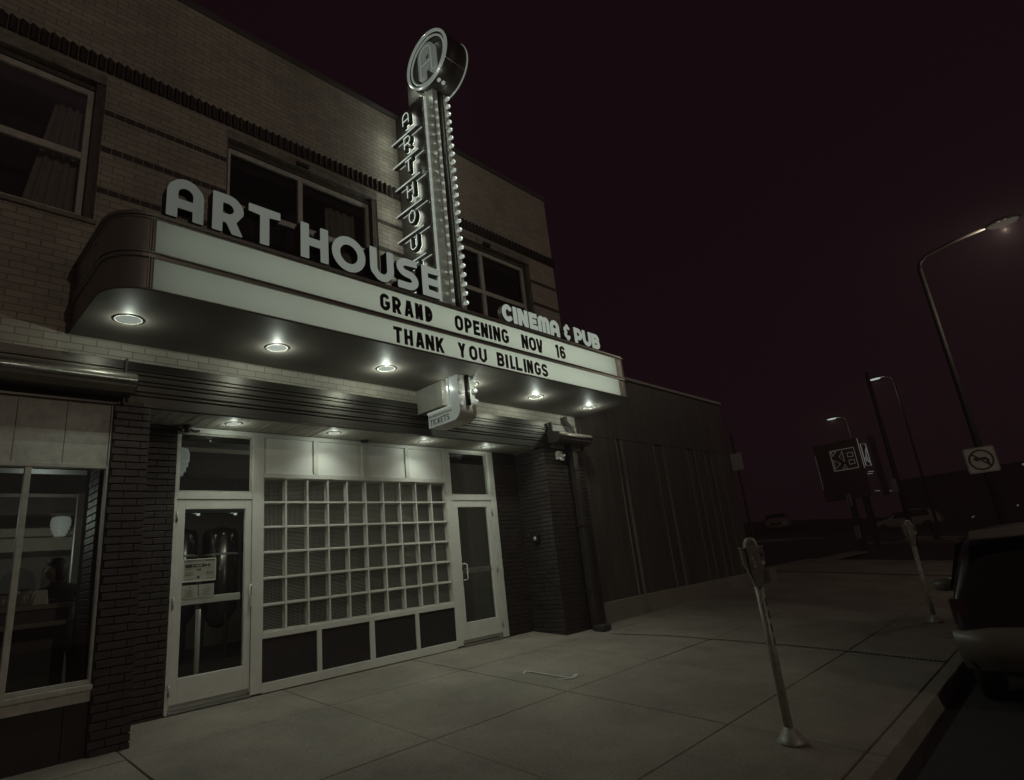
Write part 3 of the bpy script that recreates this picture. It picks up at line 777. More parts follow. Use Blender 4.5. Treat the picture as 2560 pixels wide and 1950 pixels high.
# glass block panel
gb = thing_part("glass_block_panel", bld)
X0, X1, Z0, Z1 = 3.418, 6.418, 0.606, 2.449
dx, dz = (X1-X0)/10, (Z1-Z0)/6
bm = B(); t = 0.011
for i in range(11): box(bm, X0+dx*i-(t if i else 0), X0+dx*i+(t if i < 10 else 0), Y0+0.012, Y0+0.10, Z0, Z1)
for j in range(7):
    for i in range(10): box(bm, X0+dx*i+t, X0+dx*(i+1)-t, Y0+0.014, Y0+0.10, Z0+dz*j-(t if j else 0), Z0+dz*j+(t if j < 6 else 0))
obj("white_grid", bm, M_ALU, gb, bevel=0.003)
GB = [ribbed_glass("ribbed_glass_vertical", 1.0, 0.12, 1), ribbed_glass("ribbed_glass_level", 0.12, 1.0, 2), ribbed_glass("ribbed_glass_cross", 0.6, 0.6, 3)]
random.seed(3)
protos = []
for m_ in GB:
    bm = B(); a, c = dx/2-t, dz/2-t
    box(bm, -a, a, 0.0, 0.03, -c, c)
    bm.faces.ensure_lookup_table()
    bmesh.ops.delete(bm, geom=[f for f in bm.faces if min(v.co.y for v in f.verts) > 0.029], context='FACES_ONLY')
    # pressed rim of the block
    for q in ((-a, -a+0.012, -c, c), (a-0.012, a, -c, c), (-a+0.012, a-0.012, -c, -c+0.012), (-a+0.012, a-0.012, c-0.012, c)): box(bm, q[0], q[1], -0.014, -0.001, q[2], q[3], 1)
    protos.append(obj("glass_block", bm, [m_, M_ALU2], gb, bevel=0.003))
first = [True]*3
for j in range(6):
    for i in range(10):
        k = random.choice((0, 1, 1, 2, 2))
        if i == 9: k = random.choice((0, 0, 2))
        if first[k]: o = protos[k]; first[k] = False
        else: o = protos[k].copy(); link(o); o.parent = gb
        o.location = (X0+dx*(i+0.5), Y0+0.082, Z0+dz*(j+0.5))

def door(x0, x1, gx0, gx1, handle_x, hinge_x, open_right):
    d = thing_part("door", bld)
    y0, y1 = Y0+0.012, Y0+0.062
    bm = B(); z0, z1, g0, g1 = 0.0, 2.172, 0.286, 2.065
    box(bm, x0, gx0, y0, y1, z0, z1); box(bm, gx1, x1, y0, y1, z0, z1); box(bm, gx0, gx1, y0, y1, z0, g0); box(bm, gx0, gx1, y0, y1, g1, z1)
    obj("door_frame", bm, M_ALU, d, bevel=0.004)
    bm = B(); quad(bm, (gx0, y0+0.025, g0), (gx1, y0+0.025, g0), (gx1, y0+0.025, g1), (gx0, y0+0.025, g1)); obj("door_glass", bm, M_GLASS, d)
    bm = B(); box(bm, gx0+0.004, gx1-0.03, y0+0.035, y0+0.065, 1.015, 1.094); obj("push_bar", bm, M_ALU, d, bevel=0.006)
    s = -1 if open_right else 1
    bm = B(); hx = handle_x
    tube(bm, [(hx+0.035*s, y0-0.001, 0.918), (hx+0.01*s, y0-0.04, 0.918), (hx-0.012*s, y0-0.058, 0.935), (hx-0.012*s, y0-0.058, 1.148), (hx+0.01*s, y0-0.04, 1.165), (hx+0.035*s, y0-0.001, 1.165)], 0.0105, 10)
    obj("handle", bm, M_ALU, d, smooth=True)
    bm = B(); lathe(bm, [(0.0, -0.006), (0.012, -0.006), (0.018, 0.0)], (hx+0.034*s, y0-0.002, 1.083), 14, axis='Y'); obj("lock", bm, M_POLE, d, smooth=True)
    for z in (0.18, 1.05, 1.98):
        bm = B(); tube(bm, [(hinge_x, y0-0.012, z-0.06), (hinge_x, y0-0.012, z+0.06)], 0.012, 10); obj("hinge", bm, M_GALV, d, smooth=True)
    bm = B(); box(bm, x0+0.01, x1-0.01, y0-0.006, y0-0.001, 0.012, 0.04); obj("weather_strip", bm, M_TRIM, d)
    bm = B(); box(bm, x0, x1, Y0-0.01, y1, -0.052, -0.03); obj("threshold", bm, M_TRIM, d, bevel=0.003)
    return d
door(2.424, 3.274, 2.512, 3.197, 3.250, 2.422, False)
door(6.548, 7.42, 6.65, 7.322, 6.690, 7.424, True)

# neighbouring restaurant front on the left, same building
sh = thing_part("restaurant_front", bld)
YS = 6.75
bm = B()
box(bm, 1.542, 1.575, YS-0.02, YS+0.05, 0.455, 2.395); box(bm, -4, 1.542, YS-0.02, YS+0.05, 2.357, 2.395); box(bm, 0.926, 0.973, YS-0.015, YS+0.05, 0.49, 2.357); box(bm, -4, 1.542, YS-0.02, YS+0.05, 0.455, 0.49)
box(bm, 1.548, 1.578, YS-0.018, YS+0.04, 2.397, 3.06)
obj("window_frame", bm, M_ALU2, sh, bevel=0.003)
bm = B(); box(bm, -4, 1.572, YS-0.05, YS+0.04, 0.40, 0.453); box(bm, -4, 1.568, YS-0.035, YS+0.04, 0.312, 0.398); obj("window_sill", bm, M_ALU2, sh, bevel=0.008)
xs_ = [-3.3, -2.55, -1.8, -1.05, -0.3, 0.455, 0.82, 1.19, 1.545]
for a, b_ in zip(xs_, xs_[1:]):
    bm = B(); box(bm, a+0.003, b_-0.003, YS-0.005, YS+0.02, 2.398, 3.06); obj("transom_panel", bm, M_ALU2, sh)
bm = B(); box(bm, -4, 1.38, YS-0.005, YS+0.05, -0.4, 0.311); box(bm, 1.385, 1.56, YS-0.005, YS+0.05, -0.4, 0.311); obj("base_panel", bm, M_KICK, sh)
bm = B(); quad(bm, (-4, YS+0.03, 0.47), (1.56, YS+0.03, 0.47), (1.56, YS+0.03, 2.37), (-4, YS+0.03, 2.37)); obj("window_pane", bm, M_GLASS, sh)
bm = B(); box(bm, -6, 1.74, YS-0.012, YS+0.3, 3.062, 3.47); obj("header_board", bm, M_KICK, sh)
def awning_housing(x0, x1, label):
    r_ = thing("awning_housing", label, "awning", ((x0+x1)/2, 6.6, 3.2))
    pr = [(YF-0.03, 3.075), (6.50, 3.075), (6.44, 3.12), (6.425, 3.185)]+[(6.475+0.05*math.cos(math.radians(a)), 3.215+0.05*math.sin(math.radians(a))) for a in range(180, 60, -20)]+[(YF-0.03, 3.325)]
    bm = B(); prism(bm, pr, lambda p: (x0, p[0], p[1]), lambda p: (x1, p[0], p[1])); obj("housing", bm, M_AWN, r_, bevel=0.006)
    for xe in (x0-0.012, x1+0.002):
        bm = B(); prism(bm, [(a+(0.008 if a < 6.6 else 0), b_+(0.006 if b_ < 3.2 else -0.006)) for a, b_ in pr], lambda p: (xe, p[0], p[1]), lambda p: (xe+0.01, p[0], p[1])); obj("end_cap", bm, M_SIGND, r_)
    bm = B(); tube(bm, [(x0, 6.44, 3.185), (x1, 6.44, 3.185)], 0.032, 10); obj("front_roll", bm, M_AWN, r_, smooth=True)
    for xe in (x0+0.05, x1-0.06):
        bm = B(); box(bm, xe, xe+0.018, 6.62, YF-0.03, 3.0, 3.47); obj("bracket", bm, M_SIGND, r_)
awning_housing(-4, 1.67, "dark metal awning housing with a rounded front over the restaurant window")
awning_housing(8.28, 9.27, "short dark metal awning housing above the brick pier beside the downspout")
# pale flashing strips left showing under the short housing
bm = B(); box(bm, 8.37, 8.74, YF-0.015, YF-0.001, 3.02, 3.10); box(bm, 9.02, 9.26, YF-0.015, YF-0.001, 3.01, 3.09); box(bm, 8.36, 9.19, YF-0.012, YF, 3.33, 3.46); obj("flashing", bm, M_ALU2, bld)
# downspout
ds = thing("downspout", "dark square downspout bending behind the short awning housing and down the brick pier", "downspout", (8.85, 6.6, -0.2))
bm = B(); tube(bm, [(8.80, 6.66, 3.62), (8.81, 6.66, 3.52), (8.90, 6.62, 3.40), (8.93, 6.60, 3.30)], 0.05, 4); obj("bent_pipe", bm, M_SIGND, ds)
bm = B(); box(bm, 8.80, 8.92, 6.575, 6.70, gz(8.85, 6.6)-0.02, 3.08); obj("pipe", bm, M_SIGND, ds, bevel=0.012)
for z in (0.5, 1.6, 2.6):
    bm = B(); box(bm, 8.785, 8.935, 6.567, 6.705, z, z+0.035); obj("strap", bm, M_SIGND, ds)
bm = B(); box(bm, 8.70, 8.95, 6.38, 6.60, gz(8.85, 6.5)-0.01, gz(8.85, 6.5)+0.10); obj("shoe", bm, M_SIGND, ds, bevel=0.03)

# ------------------------------------------------------------------ low dark-panelled building on the right
lb = thing("panelled_building", "low dark panelled building with pale coping and concrete base right of the cinema", "building", (12.5, 6.9, 0))
YR = 6.86
bm = B()
cuts = [9.33, 10.70, 10.92, 12.22, 12.66, 13.80, 14.22, 14.72, 15.10, 15.62, 16.30]
for i in range(len(cuts)-1):
    a, b_ = cuts[i], cuts[i+1]
    ins = 0.035 if (b_-a) < 0.5 else 0.0
    box(bm, a, b_, YR+ins, YR+0.3, 0.24, 3.385)
box(bm, 9.22, 16.30, YR-0.012, YR+0.3, 3.387, 4.80); box(bm, 16.0, 16.30, YR+0.3, 16, 0.2, 4.8)
obj("wall_panels", bm, M_PANELB, lb)
bm = B()
for c in cuts[1:-1]: box(bm, c-0.014, c+0.014, YR-0.022, YR+0.06, 0.24, 3.384)
obj("panel_joints", bm, M_SEAM, lb)
bm = B(); box(bm, 9.22, 12.45, YR-0.07, YR+0.3, 4.80, 4.875); box(bm, 12.46, 16.36, YR-0.07, YR+0.3, 4.80, 4.87); obj("coping", bm, mat("pale_coping", (0.36, 0.34, 0.29), 0.5, noise=0.15), lb, bevel=0.012)
bm = B(); box(bm, 9.32, 16.45, YR-0.06, YR+0.3, -0.5, 0.237); obj("concrete_base", bm, M_CONCB, lb, bevel=0.012)
bm = B(); box(bm, 9.205, 9.33, YF+0.05, YR+0.2, -0.3, 4.8); obj("end_flashing", bm, M_PANELB, lb)
bm = B(); box(bm, 16.0, 30, 15.9, 16, 0.2, 4.8); box(bm, 9.2, 16.3, YR+0.3, 16, 4.6, 4.7); obj("roof", bm, M_DARK, lb)
tag(obj("concrete_block", (lambda b: (box(b, 16.75, 17.25, 6.62, 6.98, -0.45, 0.245), b)[1])(B()), M_CONCB, bevel=0.02), "low pale concrete block on the pavement past the panelled wall end", "block")
ws = thing("wall_sign", "small pale plate sign on a thin pole at the far end of the panelled wall", "sign", (16.42, 6.7, -0.1))
bm = B(); tube(bm, [(16.42, 6.72, -0.2), (16.42, 6.72, 3.95)], 0.035, 8); obj("pole", bm, M_POLE, ws)
bm = B(); box(bm, 16.37, 16.395, 6.55, 6.86, 2.92, 3.38); obj("plate", bm, M_WHITECAR, ws, bevel=0.004)

# ------------------------------------------------------------------ marquee
mq = thing("theatre_marquee", "wide backlit theatre marquee with black letters on two white reader boards above the entrance", "marquee", (5.2, 6.0, 3.67))
def outline(off=0.0, R=0.33, n=12):
    x0, x1, yf = 1.14-off, 9.31+off, 5.40-off; r = R+off
    pts = [(x0, YF-0.004)]
    pts += [(x0+r-r*math.cos(math.radians(a)), yf+r-r*math.sin(math.radians(a))) for a in np.linspace(0, 90, n)]
    pts += [(x1-r+r*math.sin(math.radians(a)), yf+r-r*math.cos(math.radians(a))) for a in np.linspace(0, 90, n)]
    pts += [(x1, YF-0.004)]
    return pts
def slab(bm, z0, z1, off): prism(bm, outline(off), lambda p: (p[0], p[1], z0), lambda p: (p[0], p[1], z1))
bm = B(); slab(bm, 3.671, 3.690, 0.012); obj("soffit", bm, M_SOFF, mq)
bm = B(); slab(bm, 3.692, 3.700, 0.004); slab(bm, 3.992, 4.012, 0.022); slab(bm, 4.014, 4.036, 0.010); slab(bm, 4.038, 4.052, 0.024); slab(bm, 4.387, 4.404, 0.012); slab(bm, 4.406, 4.428, 0.030); slab(bm, 4.430, 4.450, 0.016)
obj("mouldings", bm, M_TRIM, mq, bevel=0.003)
def curved_sheet(bm, z0, z1, side):
    o = outline(0.0); half = len(o)//2
    pts = o[:half] if side < 0 else o[half:]
    if side < 0: pts = pts+[(1.452, 5.40)]
    else: pts = [(8.838, 5.40)]+pts
    for (xa, ya), (xb, yb) in zip(pts, pts[1:]): quad(bm, (xa, ya, z0), (xb, yb, z0), (xb, yb, z1), (xa, ya, z1))
for side in (-1, 1):
    for z0, z1 in ((3.700, 3.992), (4.052, 4.387)):
        bm = B(); curved_sheet(bm, z0, z1, side); bmesh.ops.remove_doubles(bm, verts=bm.verts, dist=1e-4); obj("curved_end_panel", bm, M_STEEL, mq, smooth=True)
for x in (1.425, 1.452-0.006, 8.838, 8.862):
    for z0, z1 in ((3.70, 3.992), (4.052, 4.387)): bm = B(); box(bm, x-0.004, x+0.006, 5.385, 5.402, z0, z1); obj("edge_trim", bm, M_TRIM, mq)
for z in (3.77, 3.86, 4.13, 4.3): bm = B(); lathe(bm, [(0, -0.012), (0.012, -0.01), (0.014, 0.0)], (1.14, 5.98, z), 10, axis='X'); obj("rivet", bm, M_TRIM, mq)
bm = B()
box(bm, 1.20, 9.25, 6.20, 6.22, 3.70, 3.992); box(bm, 1.20, 9.25, 6.20, 6.22, 4.052, 4.387)
obj("cabinet_back", bm, M_ALU, mq)
ROWS = ((3.700, 3.992, [("THANK", [(4.026, 4.148), (4.183, 4.307), (4.353, 4.479), (4.505, 4.64), (4.671, 4.807)]), ("YOU", [(5.045, 5.179), (5.24, 5.386), (5.422, 5.565)]),
    ("BILLINGS", [(5.767, 5.907), (5.928, 5.998), (6.032, 6.124), (6.15, 6.276), (6.314, 6.374), (6.392, 6.518), (6.558, 6.696), (6.722, 6.86)])], 3.722, 0.203),
    (4.052, 4.387, [("GRAND", [(3.855, 3.994), (4.031, 4.162), (4.211, 4.341), (4.376, 4.49), (4.534, 4.647)]),
    ("OPENING", [(5.028, 5.172), (5.206, 5.334), (5.363, 5.484), (5.506, 5.638), (5.66, 5.722), (5.745, 5.885), (5.914, 6.058)]),
    ("NOV", [(6.335, 6.476), (6.501, 6.657), (6.672, 6.811)]), ("16", [(7.133, 7.203), (7.235, 7.37)])], 4.102, 0.216))
for z0, z1, words, zb, h in ROWS:
    bm = B(); n = 8
    for i in range(n):
        x0 = 1.452+(8.838-1.452)*i/n; x1 = 1.452+(8.838-1.452)*(i+1)/n
        quad(bm, (x0, 5.398, z0), (x1, 5.398, z0), (x1, 5.398, z1), (x0, 5.398, z1))
    rb = obj("reader_board", bm, G_PANEL, mq)
    for wd, spans in words:
        for c, (a, b_) in zip(wd, spans):
            ww = (b_-a)/h
            if c == 'I': ww = 0.235
            bm = B(); xc = (a+b_)/2-ww*h/2
            letter_bm(bm, c, ww, 0.215 if c != 'I' else 0.235, False, lambda p: (xc+p[0]*h, 5.388, zb+p[1]*h), lambda p: (xc+p[0]*h, 5.394, zb+p[1]*h))
            obj("board_letter", bm, M_BLACK, rb)
    n = 9
    for i in range(n):
        xc = 1.452+(8.838-1.452)*(i+0.5)/n; s = i/(n-1)
        wv = 0.36+0.76*min(1, s*1.30)-0.05*max(0, s-0.75)*4*0.4
        lamp("tube_lamp", 'AREA', (xc, 5.80, (z0+z1)/2), 1.08*wv, mq, aim=(0, -1, 0), sx=0.80, sy=0.24)
LET = [('A', 1.536, 1.862), ('R', 1.945, 2.245), ('T', 2.297, 2.633), ('H', 2.866, 3.196), ('O', 3.245, 3.682), ('U', 3.751, 4.09), ('S', 4.14, 4.465), ('E', 4.535, 4.830)]
for i, (c, a, b_) in enumerate(LET):
    h = 0.43 if c != 'O' else 0.45; z0 = 4.485 if c != 'O' else 4.478
    ww = (b_-a)/h
    face = glow("letter_face_%d" % i, 0.078+0.020*i)  # glow steps up letter by letter, a lens falloff put into the faces
    bm = B(); letter_bm(bm, c, ww, 0.222, True, lambda p: (a+p[0]*h, 5.41, z0+p[1]*h), lambda p: (a+p[0]*h, 5.54, z0+p[1]*h))
    L_ = obj("channel_letter", bm, M_RETURN, mq)
    bm = B(); letter_bm(bm, c, ww, 0.222, True, lambda p: (a+p[0]*h, 5.400, z0+p[1]*h), lambda p: (a+p[0]*h, 5.409, z0+p[1]*h)); obj("face", bm, face, L_)
CIN = [('C', 5.993, 6.224), ('I', 6.231, 6.309), ('N', 6.335, 6.556), ('E', 6.589, 6.772), ('M', 6.792, 7.066), ('A', 7.087, 7.311), ('&', 7.425, 7.602), ('P', 7.711, 7.930), ('U', 7.943, 8.183), ('B', 8.200, 8.426)]
for c, a, b_ in CIN:
    h = 0.272; z0 = 4.474; ww = (b_-a)/h; t = 0.27 if c != '&' else 0.20
    if c == 'I': t = ww
    bm = B(); letter_bm(bm, c, ww, t, True, lambda p: (a+p[0]*h, 5.408, z0+p[1]*h), lambda p: (a+p[0]*h, 5.50, z0+p[1]*h))
    L_ = obj("channel_letter", bm, M_STEEL, mq)
    bm = B(); letter_bm(bm, c, ww, t, True, lambda p: (a+p[0]*h, 5.399, z0+p[1]*h), lambda p: (a+p[0]*h, 5.407, z0+p[1]*h)); obj("face", bm, G_CINE, L_)
bm = B(); box(bm, 1.6, 4.9, 5.47, 5.50, 4.451, 4.484); box(bm, 5.95, 8.45, 5.45, 5.48, 4.451, 4.473); obj("letter_rail", bm, M_RETURN, mq)
for x, pw in ((1.476, 0.35), (2.938, 0.62), (4.407, 0.95), (5.88, 0.95), (7.36, 1.0), (8.842, 0.75)): downlight(mq, x, 6.1, 3.671, 0.105, K_DOWN*pw)

# ------------------------------------------------------------------ vertical blade sign
bs = thing("blade_sign", "tall vertical neon blade sign with a round lettered drum on top and rows of bulbs", "sign", (5.53, 6.1, 4.45))
XA, XB_, YA = 5.382, 5.695, 5.82
bm = B()
box(bm, XA, 5.474, YA, 6.12, 4.45, 8.61); box(bm, 5.60, XB_, YA, 6.12, 4.45, 8.61); box(bm, 5.474, 5.60, YA+0.05, 6.12, 4.45, 8.61)
box(bm, XA, XB_, YA, 6.44, 8.612, 9.05)
obj("pylon", bm, M_SIGNM, bs, bevel=0.004)
bm = B(); tube(bm, [(5.535, YA+0.015, 4.45), (5.535, YA+0.015, 8.60)], 0.036, 10); obj("centre_fin", bm, M_SIGND, bs, smooth=True)
bm = B(); box(bm, 5.305, 5.62, 6.02, YF-0.003, 4.45, 8.49); obj("letter_plate", bm, M_PLATE, bs, bevel=0.004)
bm = B(); box(bm, 5.40, 5.66, 6.125, YF+0.3, 4.6, 4.7); box(bm, 5.40, 5.66, 6.3, YF+0.1, 8.1, 8.2); obj("mounting_bracket", bm, M_SIGND, bs)
# neon strip on the pylon side
bm = B(); tube(bm, [(XA-0.016, 6.018, 4.47), (XA-0.016, 6.018, 8.46), (XA-0.016, 6.0, 8.50)], 0.024, 10); obj("neon_strip", bm, G_NEONB, bs, smooth=True)
bm = B(); tube(bm, [(XA-0.012, 5.99, 8.595), (XA-0.012, 5.845, 8.595)], 0.011, 8); obj("neon_strip", bm, G_NEONB, bs, smooth=True)  # short bright reflection at the pylon top, built as a glowing tube
for k in range(22): lamp("strip_lamp", 'POINT', (XA-0.075, 5.955, 4.62+k*0.176), 0.045, bs, size=0.0)
# neon letters
YL0, hL = 6.43, 0.262
for c, zt in (('A', 8.325), ('R', 7.872), ('T', 7.428), ('H', 6.970), ('O', 6.495), ('U', 6.030), ('S', 5.575), ('E', 5.115)):
    z0 = zt-hL; ww = 0.79; t = 0.23
    fy = lambda p: YL0-p[0]*hL
    bm = B(); letter_bm(bm, c, ww, t, True, lambda p: (5.203, fy(p), z0+p[1]*hL), lambda p: (5.268, fy(p), z0+p[1]*hL)); L_ = obj("neon_letter", bm, M_RETURN, bs)
    bm = B()
    for pl in strokes(c, ww, t, True):
        pts = [(5.194, YL0-q[0]*hL, z0+q[1]*hL) for q in pl]
        def cl(p, c0, c1): return min(max(p, c0), c1)
        pts = [(x, cl(y, YL0-(ww-t*0.5)*hL, YL0-t*0.5*hL), cl(z, z0+t*0.4*hL, z0+(1-t*0.4)*hL)) for x, y, z in pts]
        q = [pts[0]]
        for p_ in pts[1:]:
            if (Vector(p_)-Vector(q[-1])).length > 1e-3: q.append(p_)
        closed = len(q) > 6 and (Vector(q[0])-Vector(q[-1])).length < 1e-2
        if closed: q = q[:-1]
        if len(q) > 1: tube(bm, q, 0.0046, 7, closed=closed)
    obj("neon_tube", bm, G_NEON2, L_, smooth=True)
    bm = B()
    for g in glyph(c, ww, t, True):
        flat = [p for lp in g for p in lp]
        for tri in tess(g):
            try: bm.faces.new([bm.verts.new((5.271, fy(flat[i]), z0+flat[i][1]*hL)) for i in tri])
            except ValueError: pass
    obj("halo_panel", bm, G_HALO, L_)
for i, z in enumerate((7.908, 7.462, 7.022, 6.545, 6.087, 5.615, 5.16, 4.70)):
    bm = B(); box(bm, 5.212, 5.27, 6.085, YF-0.01, z-0.015, z+0.010); nb = obj("bar_channel", bm, M_SIGND, bs, bevel=0.004)
    bm = B(); tube(bm, [(5.200, 6.075, z), (5.198, 6.73, z)], 0.0095, 8); obj("neon_bar", bm, G_NEON, nb, smooth=True)
    bm = B(); tube(bm, [(5.292, 5.99+0.06, z-0.004), (5.292, 6.66, z-0.004)], 0.006, 8); obj("neon_bar", bm, G_NEON, nb, smooth=True)
    lamp("bar_lamp", 'POINT', (5.06, 6.50, z), K_NEON*(1.0 if i < 6 else 0.5), nb, size=0.0)
# bulbs
def bulb_pair(z, left=True):
    if left:
        bm = B(); lathe(bm, [(0.0, -0.030), (0.014, -0.027), (0.024, -0.010), (0.024, 0.002), (0, 0.004)], (5.428, YA-0.002, z), 12, axis='Y'); obj("bulb", bm, G_BULB, bs, smooth=True)
    bm = B(); lathe(bm, [(0.0, -0.088), (0.02, -0.083), (0.032, -0.066), (0.033, -0.046), (0.022, -0.028), (0.015, -0.012)], (5.645, YA-0.002, z), 12, axis='Y'); b2 = obj("bulb", bm, G_BULB, bs, smooth=True)
    lamp("bulb_lamp", 'POINT', (5.650, YA-0.125, z), 0.17, b2, size=0.0)
    bm = B(); lathe(bm, [(0.016, -0.014), (0.024, -0.010), (0.024, 0.0)], (5.645, YA-0.002, z), 12, axis='Y'); obj("socket", bm, G_NEONB, b2, smooth=True)
for k in range(24): bulb_pair(8.303-k*0.1524)
bulb_pair(8.303+0.1524, False); bulb_pair(8.303+0.29, False)
for k in range(5):
    z = 8.1-k*0.8
    pass
# round drum on top
DC = (5.80, 9.05); RD = 0.495; XL_, XR_ = 5.30, 5.72
bm = B(); lathe(bm, [(RD-0.03, XL_), (RD, XL_), (RD, XR_), (RD-0.03, XR_), (RD-0.03, XR_-0.06), (0, XR_-0.06)], (0, *DC), 56, axis='X', caps=False); obj("drum", bm, M_SIGND, bs, smooth=True)
bm = B(); lathe(bm, [(RD-0.032, XL_+0.004), (RD-0.036, XL_+0.05), (RD-0.06, XL_+0.058), (0.0, XL_+0.06)], (0, *DC), 56, axis='X', caps=False); obj("drum_dish", bm, M_DISH, bs)
bm = B()
for sgn in (1,):
    box(bm, XL_+0.002, XR_-0.002, DC[0]-RD*0.86-0.004, DC[0]-RD*0.86+0.004, DC[1]-RD*0.52-0.004, DC[1]-RD*0.52+0.004)
obj("drum_seam", bm, M_TRIM, bs)
for X_, rr, tr in ((XL_-0.015, RD-0.015, 0.024), (XL_+0.004, RD-0.085, 0.016), (XR_+0.012, RD-0.012, 0.020)):  # the smaller inner ring is a reflection, built as a glowing tube
    bm = B(); tube(bm, [(X_, DC[0]+rr*math.cos(2*PI*k/64), DC[1]+rr*math.sin(2*PI*k/64)) for k in range(64)], tr, 8, closed=True); obj("neon_ring", bm, G_RING, bs, smooth=True)
hA = 0.60; wA = 0.66; y_ = lambda p: DC[0]+wA*hA/2-p[0]*hA
bm = B(); letter_bm(bm, 'A', wA, 0.21, True, lambda p: (XL_-0.035, y_(p), DC[1]-hA/2+p[1]*hA), lambda p: (XL_+0.04, y_(p), DC[1]-hA/2+p[1]*hA)); dl = obj("drum_letter", bm, G_DRUM_A, bs)
bm = B(); q = [(XL_-0.04, y_((a, 0)), DC[1]-hA/2+b_*hA) for a, b_ in strokes('A', wA, 0.21, True)[0]]; tube(bm, q, 0.008, 7); q = [(XL_-0.04, y_((a, 0)), DC[1]-hA/2+b_*hA) for a, b_ in strokes('A', wA, 0.21, True)[1]]; tube(bm, q, 0.008, 7); obj("neon_tube", bm, G_RING, dl, smooth=True)
for k, (yy, zz_) in enumerate(((5.45, 8.70), (5.50, 8.66))):
    bm = B(); lathe(bm, [(0.0, -0.04), (0.024, -0.03), (0.03, 0.0), (0.02, 0.02)], (5.37+0.09*k, 5.645, 8.575), 12, axis='Y'); obj("bulb", bm, G_NEONB, bs, smooth=True)
for yy, zz_, pw in ((6.24, 8.80, 0.45), (6.0, 8.56, 0.3), (5.50, 8.60, 0.25), (5.8, 9.56, 0.15)): lamp("ring_lamp", 'POINT', (5.235, yy, zz_), pw, bs, size=0.0)
lamp("ring_lamp", 'POINT', (5.84, 5.8, 8.75), 1.2, bs, size=0.0)

# ------------------------------------------------------------------ ticket sign under the marquee
ts = thing("ticket_sign", "pale J shaped tickets sign with round bulbs hanging below the marquee soffit", "sign", (5.53, 6.1, 3.67))
P = [(5.82, 3.668), (5.82, 3.20)]+[(5.97-0.15*math.cos(math.radians(a)), 3.19-0.15*math.sin(math.radians(a))) for a in range(10, 91, 10)]+[(6.50, 3.045), (6.50, 3.278), (6.052, 3.266), (6.052, 3.668)]
bm = B(); prism(bm, P, lambda p: (XA+0.004, p[0], p[1]), lambda p: (XB_, p[0], p[1])); obj("body", bm, M_ALU, ts)
bm = B(); prism(bm, P, lambda p: (XA, p[0], p[1]), lambda p: (XA+0.0035, p[0], p[1])); obj("lit_face", bm, G_TICK, ts)
bm = B(); tube(bm, [(XA-0.012, 6.022, 3.66), (XA-0.012, 6.022, 3.25)], 0.020, 8); tube(bm, [(XA-0.012, 5.98, 3.252), (XA-0.012, 6.495, 3.252)], 0.014, 8); obj("neon_strip", bm, G_NEONB, ts, smooth=True)
bm = B(); box(bm, XA-0.004, XA-0.001, 5.99, 6.49, 3.185, 3.215); obj("face_groove", bm, M_SIGNM, ts)
bm = B(); text_bm(bm, "TICKETS", (XA-0.001, 6.462, 3.068), 0, 0.088, 0, 0.004, wr=0.60, t=0.15, gap=0.155, right=(0, -1, 0.02), out=(-1, 0, 0)); obj("ticket_lettering", bm, mat("sign_lettering", (0.10, 0.085, 0.075), 0.6), ts)
bm = B(); tube(bm, [(5.545, YA-0.006, 3.24), (5.545, YA-0.006, 3.665)], 0.036, 12); obj("centre_fin", bm, M_SIGND, ts, smooth=True)
for k in range(3):
    z = 3.560-k*0.155
    bm = B(); lathe(bm, [(0.0, -0.030), (0.014, -0.027), (0.025, -0.010), (0.025, 0.002), (0, 0.004)], (5.428, YA-0.002, z), 14, axis='Y'); obj("bulb", bm, G_BULB, ts, smooth=True)
    bm = B(); lathe(bm, [(0.0, -0.088), (0.02, -0.083), (0.032, -0.066), (0.033, -0.046), (0.022, -0.028), (0.015, -0.012)], (5.648, YA-0.002, z+0.04), 14, axis='Y'); b2 = obj("bulb", bm, G_BULB, ts, smooth=True)
    bm = B(); lathe(bm, [(0.016, -0.014), (0.024, -0.010), (0.024, 0.0)], (5.648, YA-0.002, z+0.04), 12, axis='Y'); obj("socket", bm, G_NEONB, b2, smooth=True)
lamp("bulb_lamp", 'POINT', (5.60, YA-0.16, 3.45), 1.2, ts, size=0.0)
lamp("neon_lamp", 'POINT', (5.33, 6.02, 3.52), 0.7, ts, size=0.0)
bm = B(); box(bm, 5.372, 5.70, 6.145, YF-0.003, 3.305, 3.669)
tag(obj("sign_cabinet", bm, M_SIGNM, bevel=0.004), "plain grey metal cabinet box under the marquee behind the tickets sign", "cabinet")

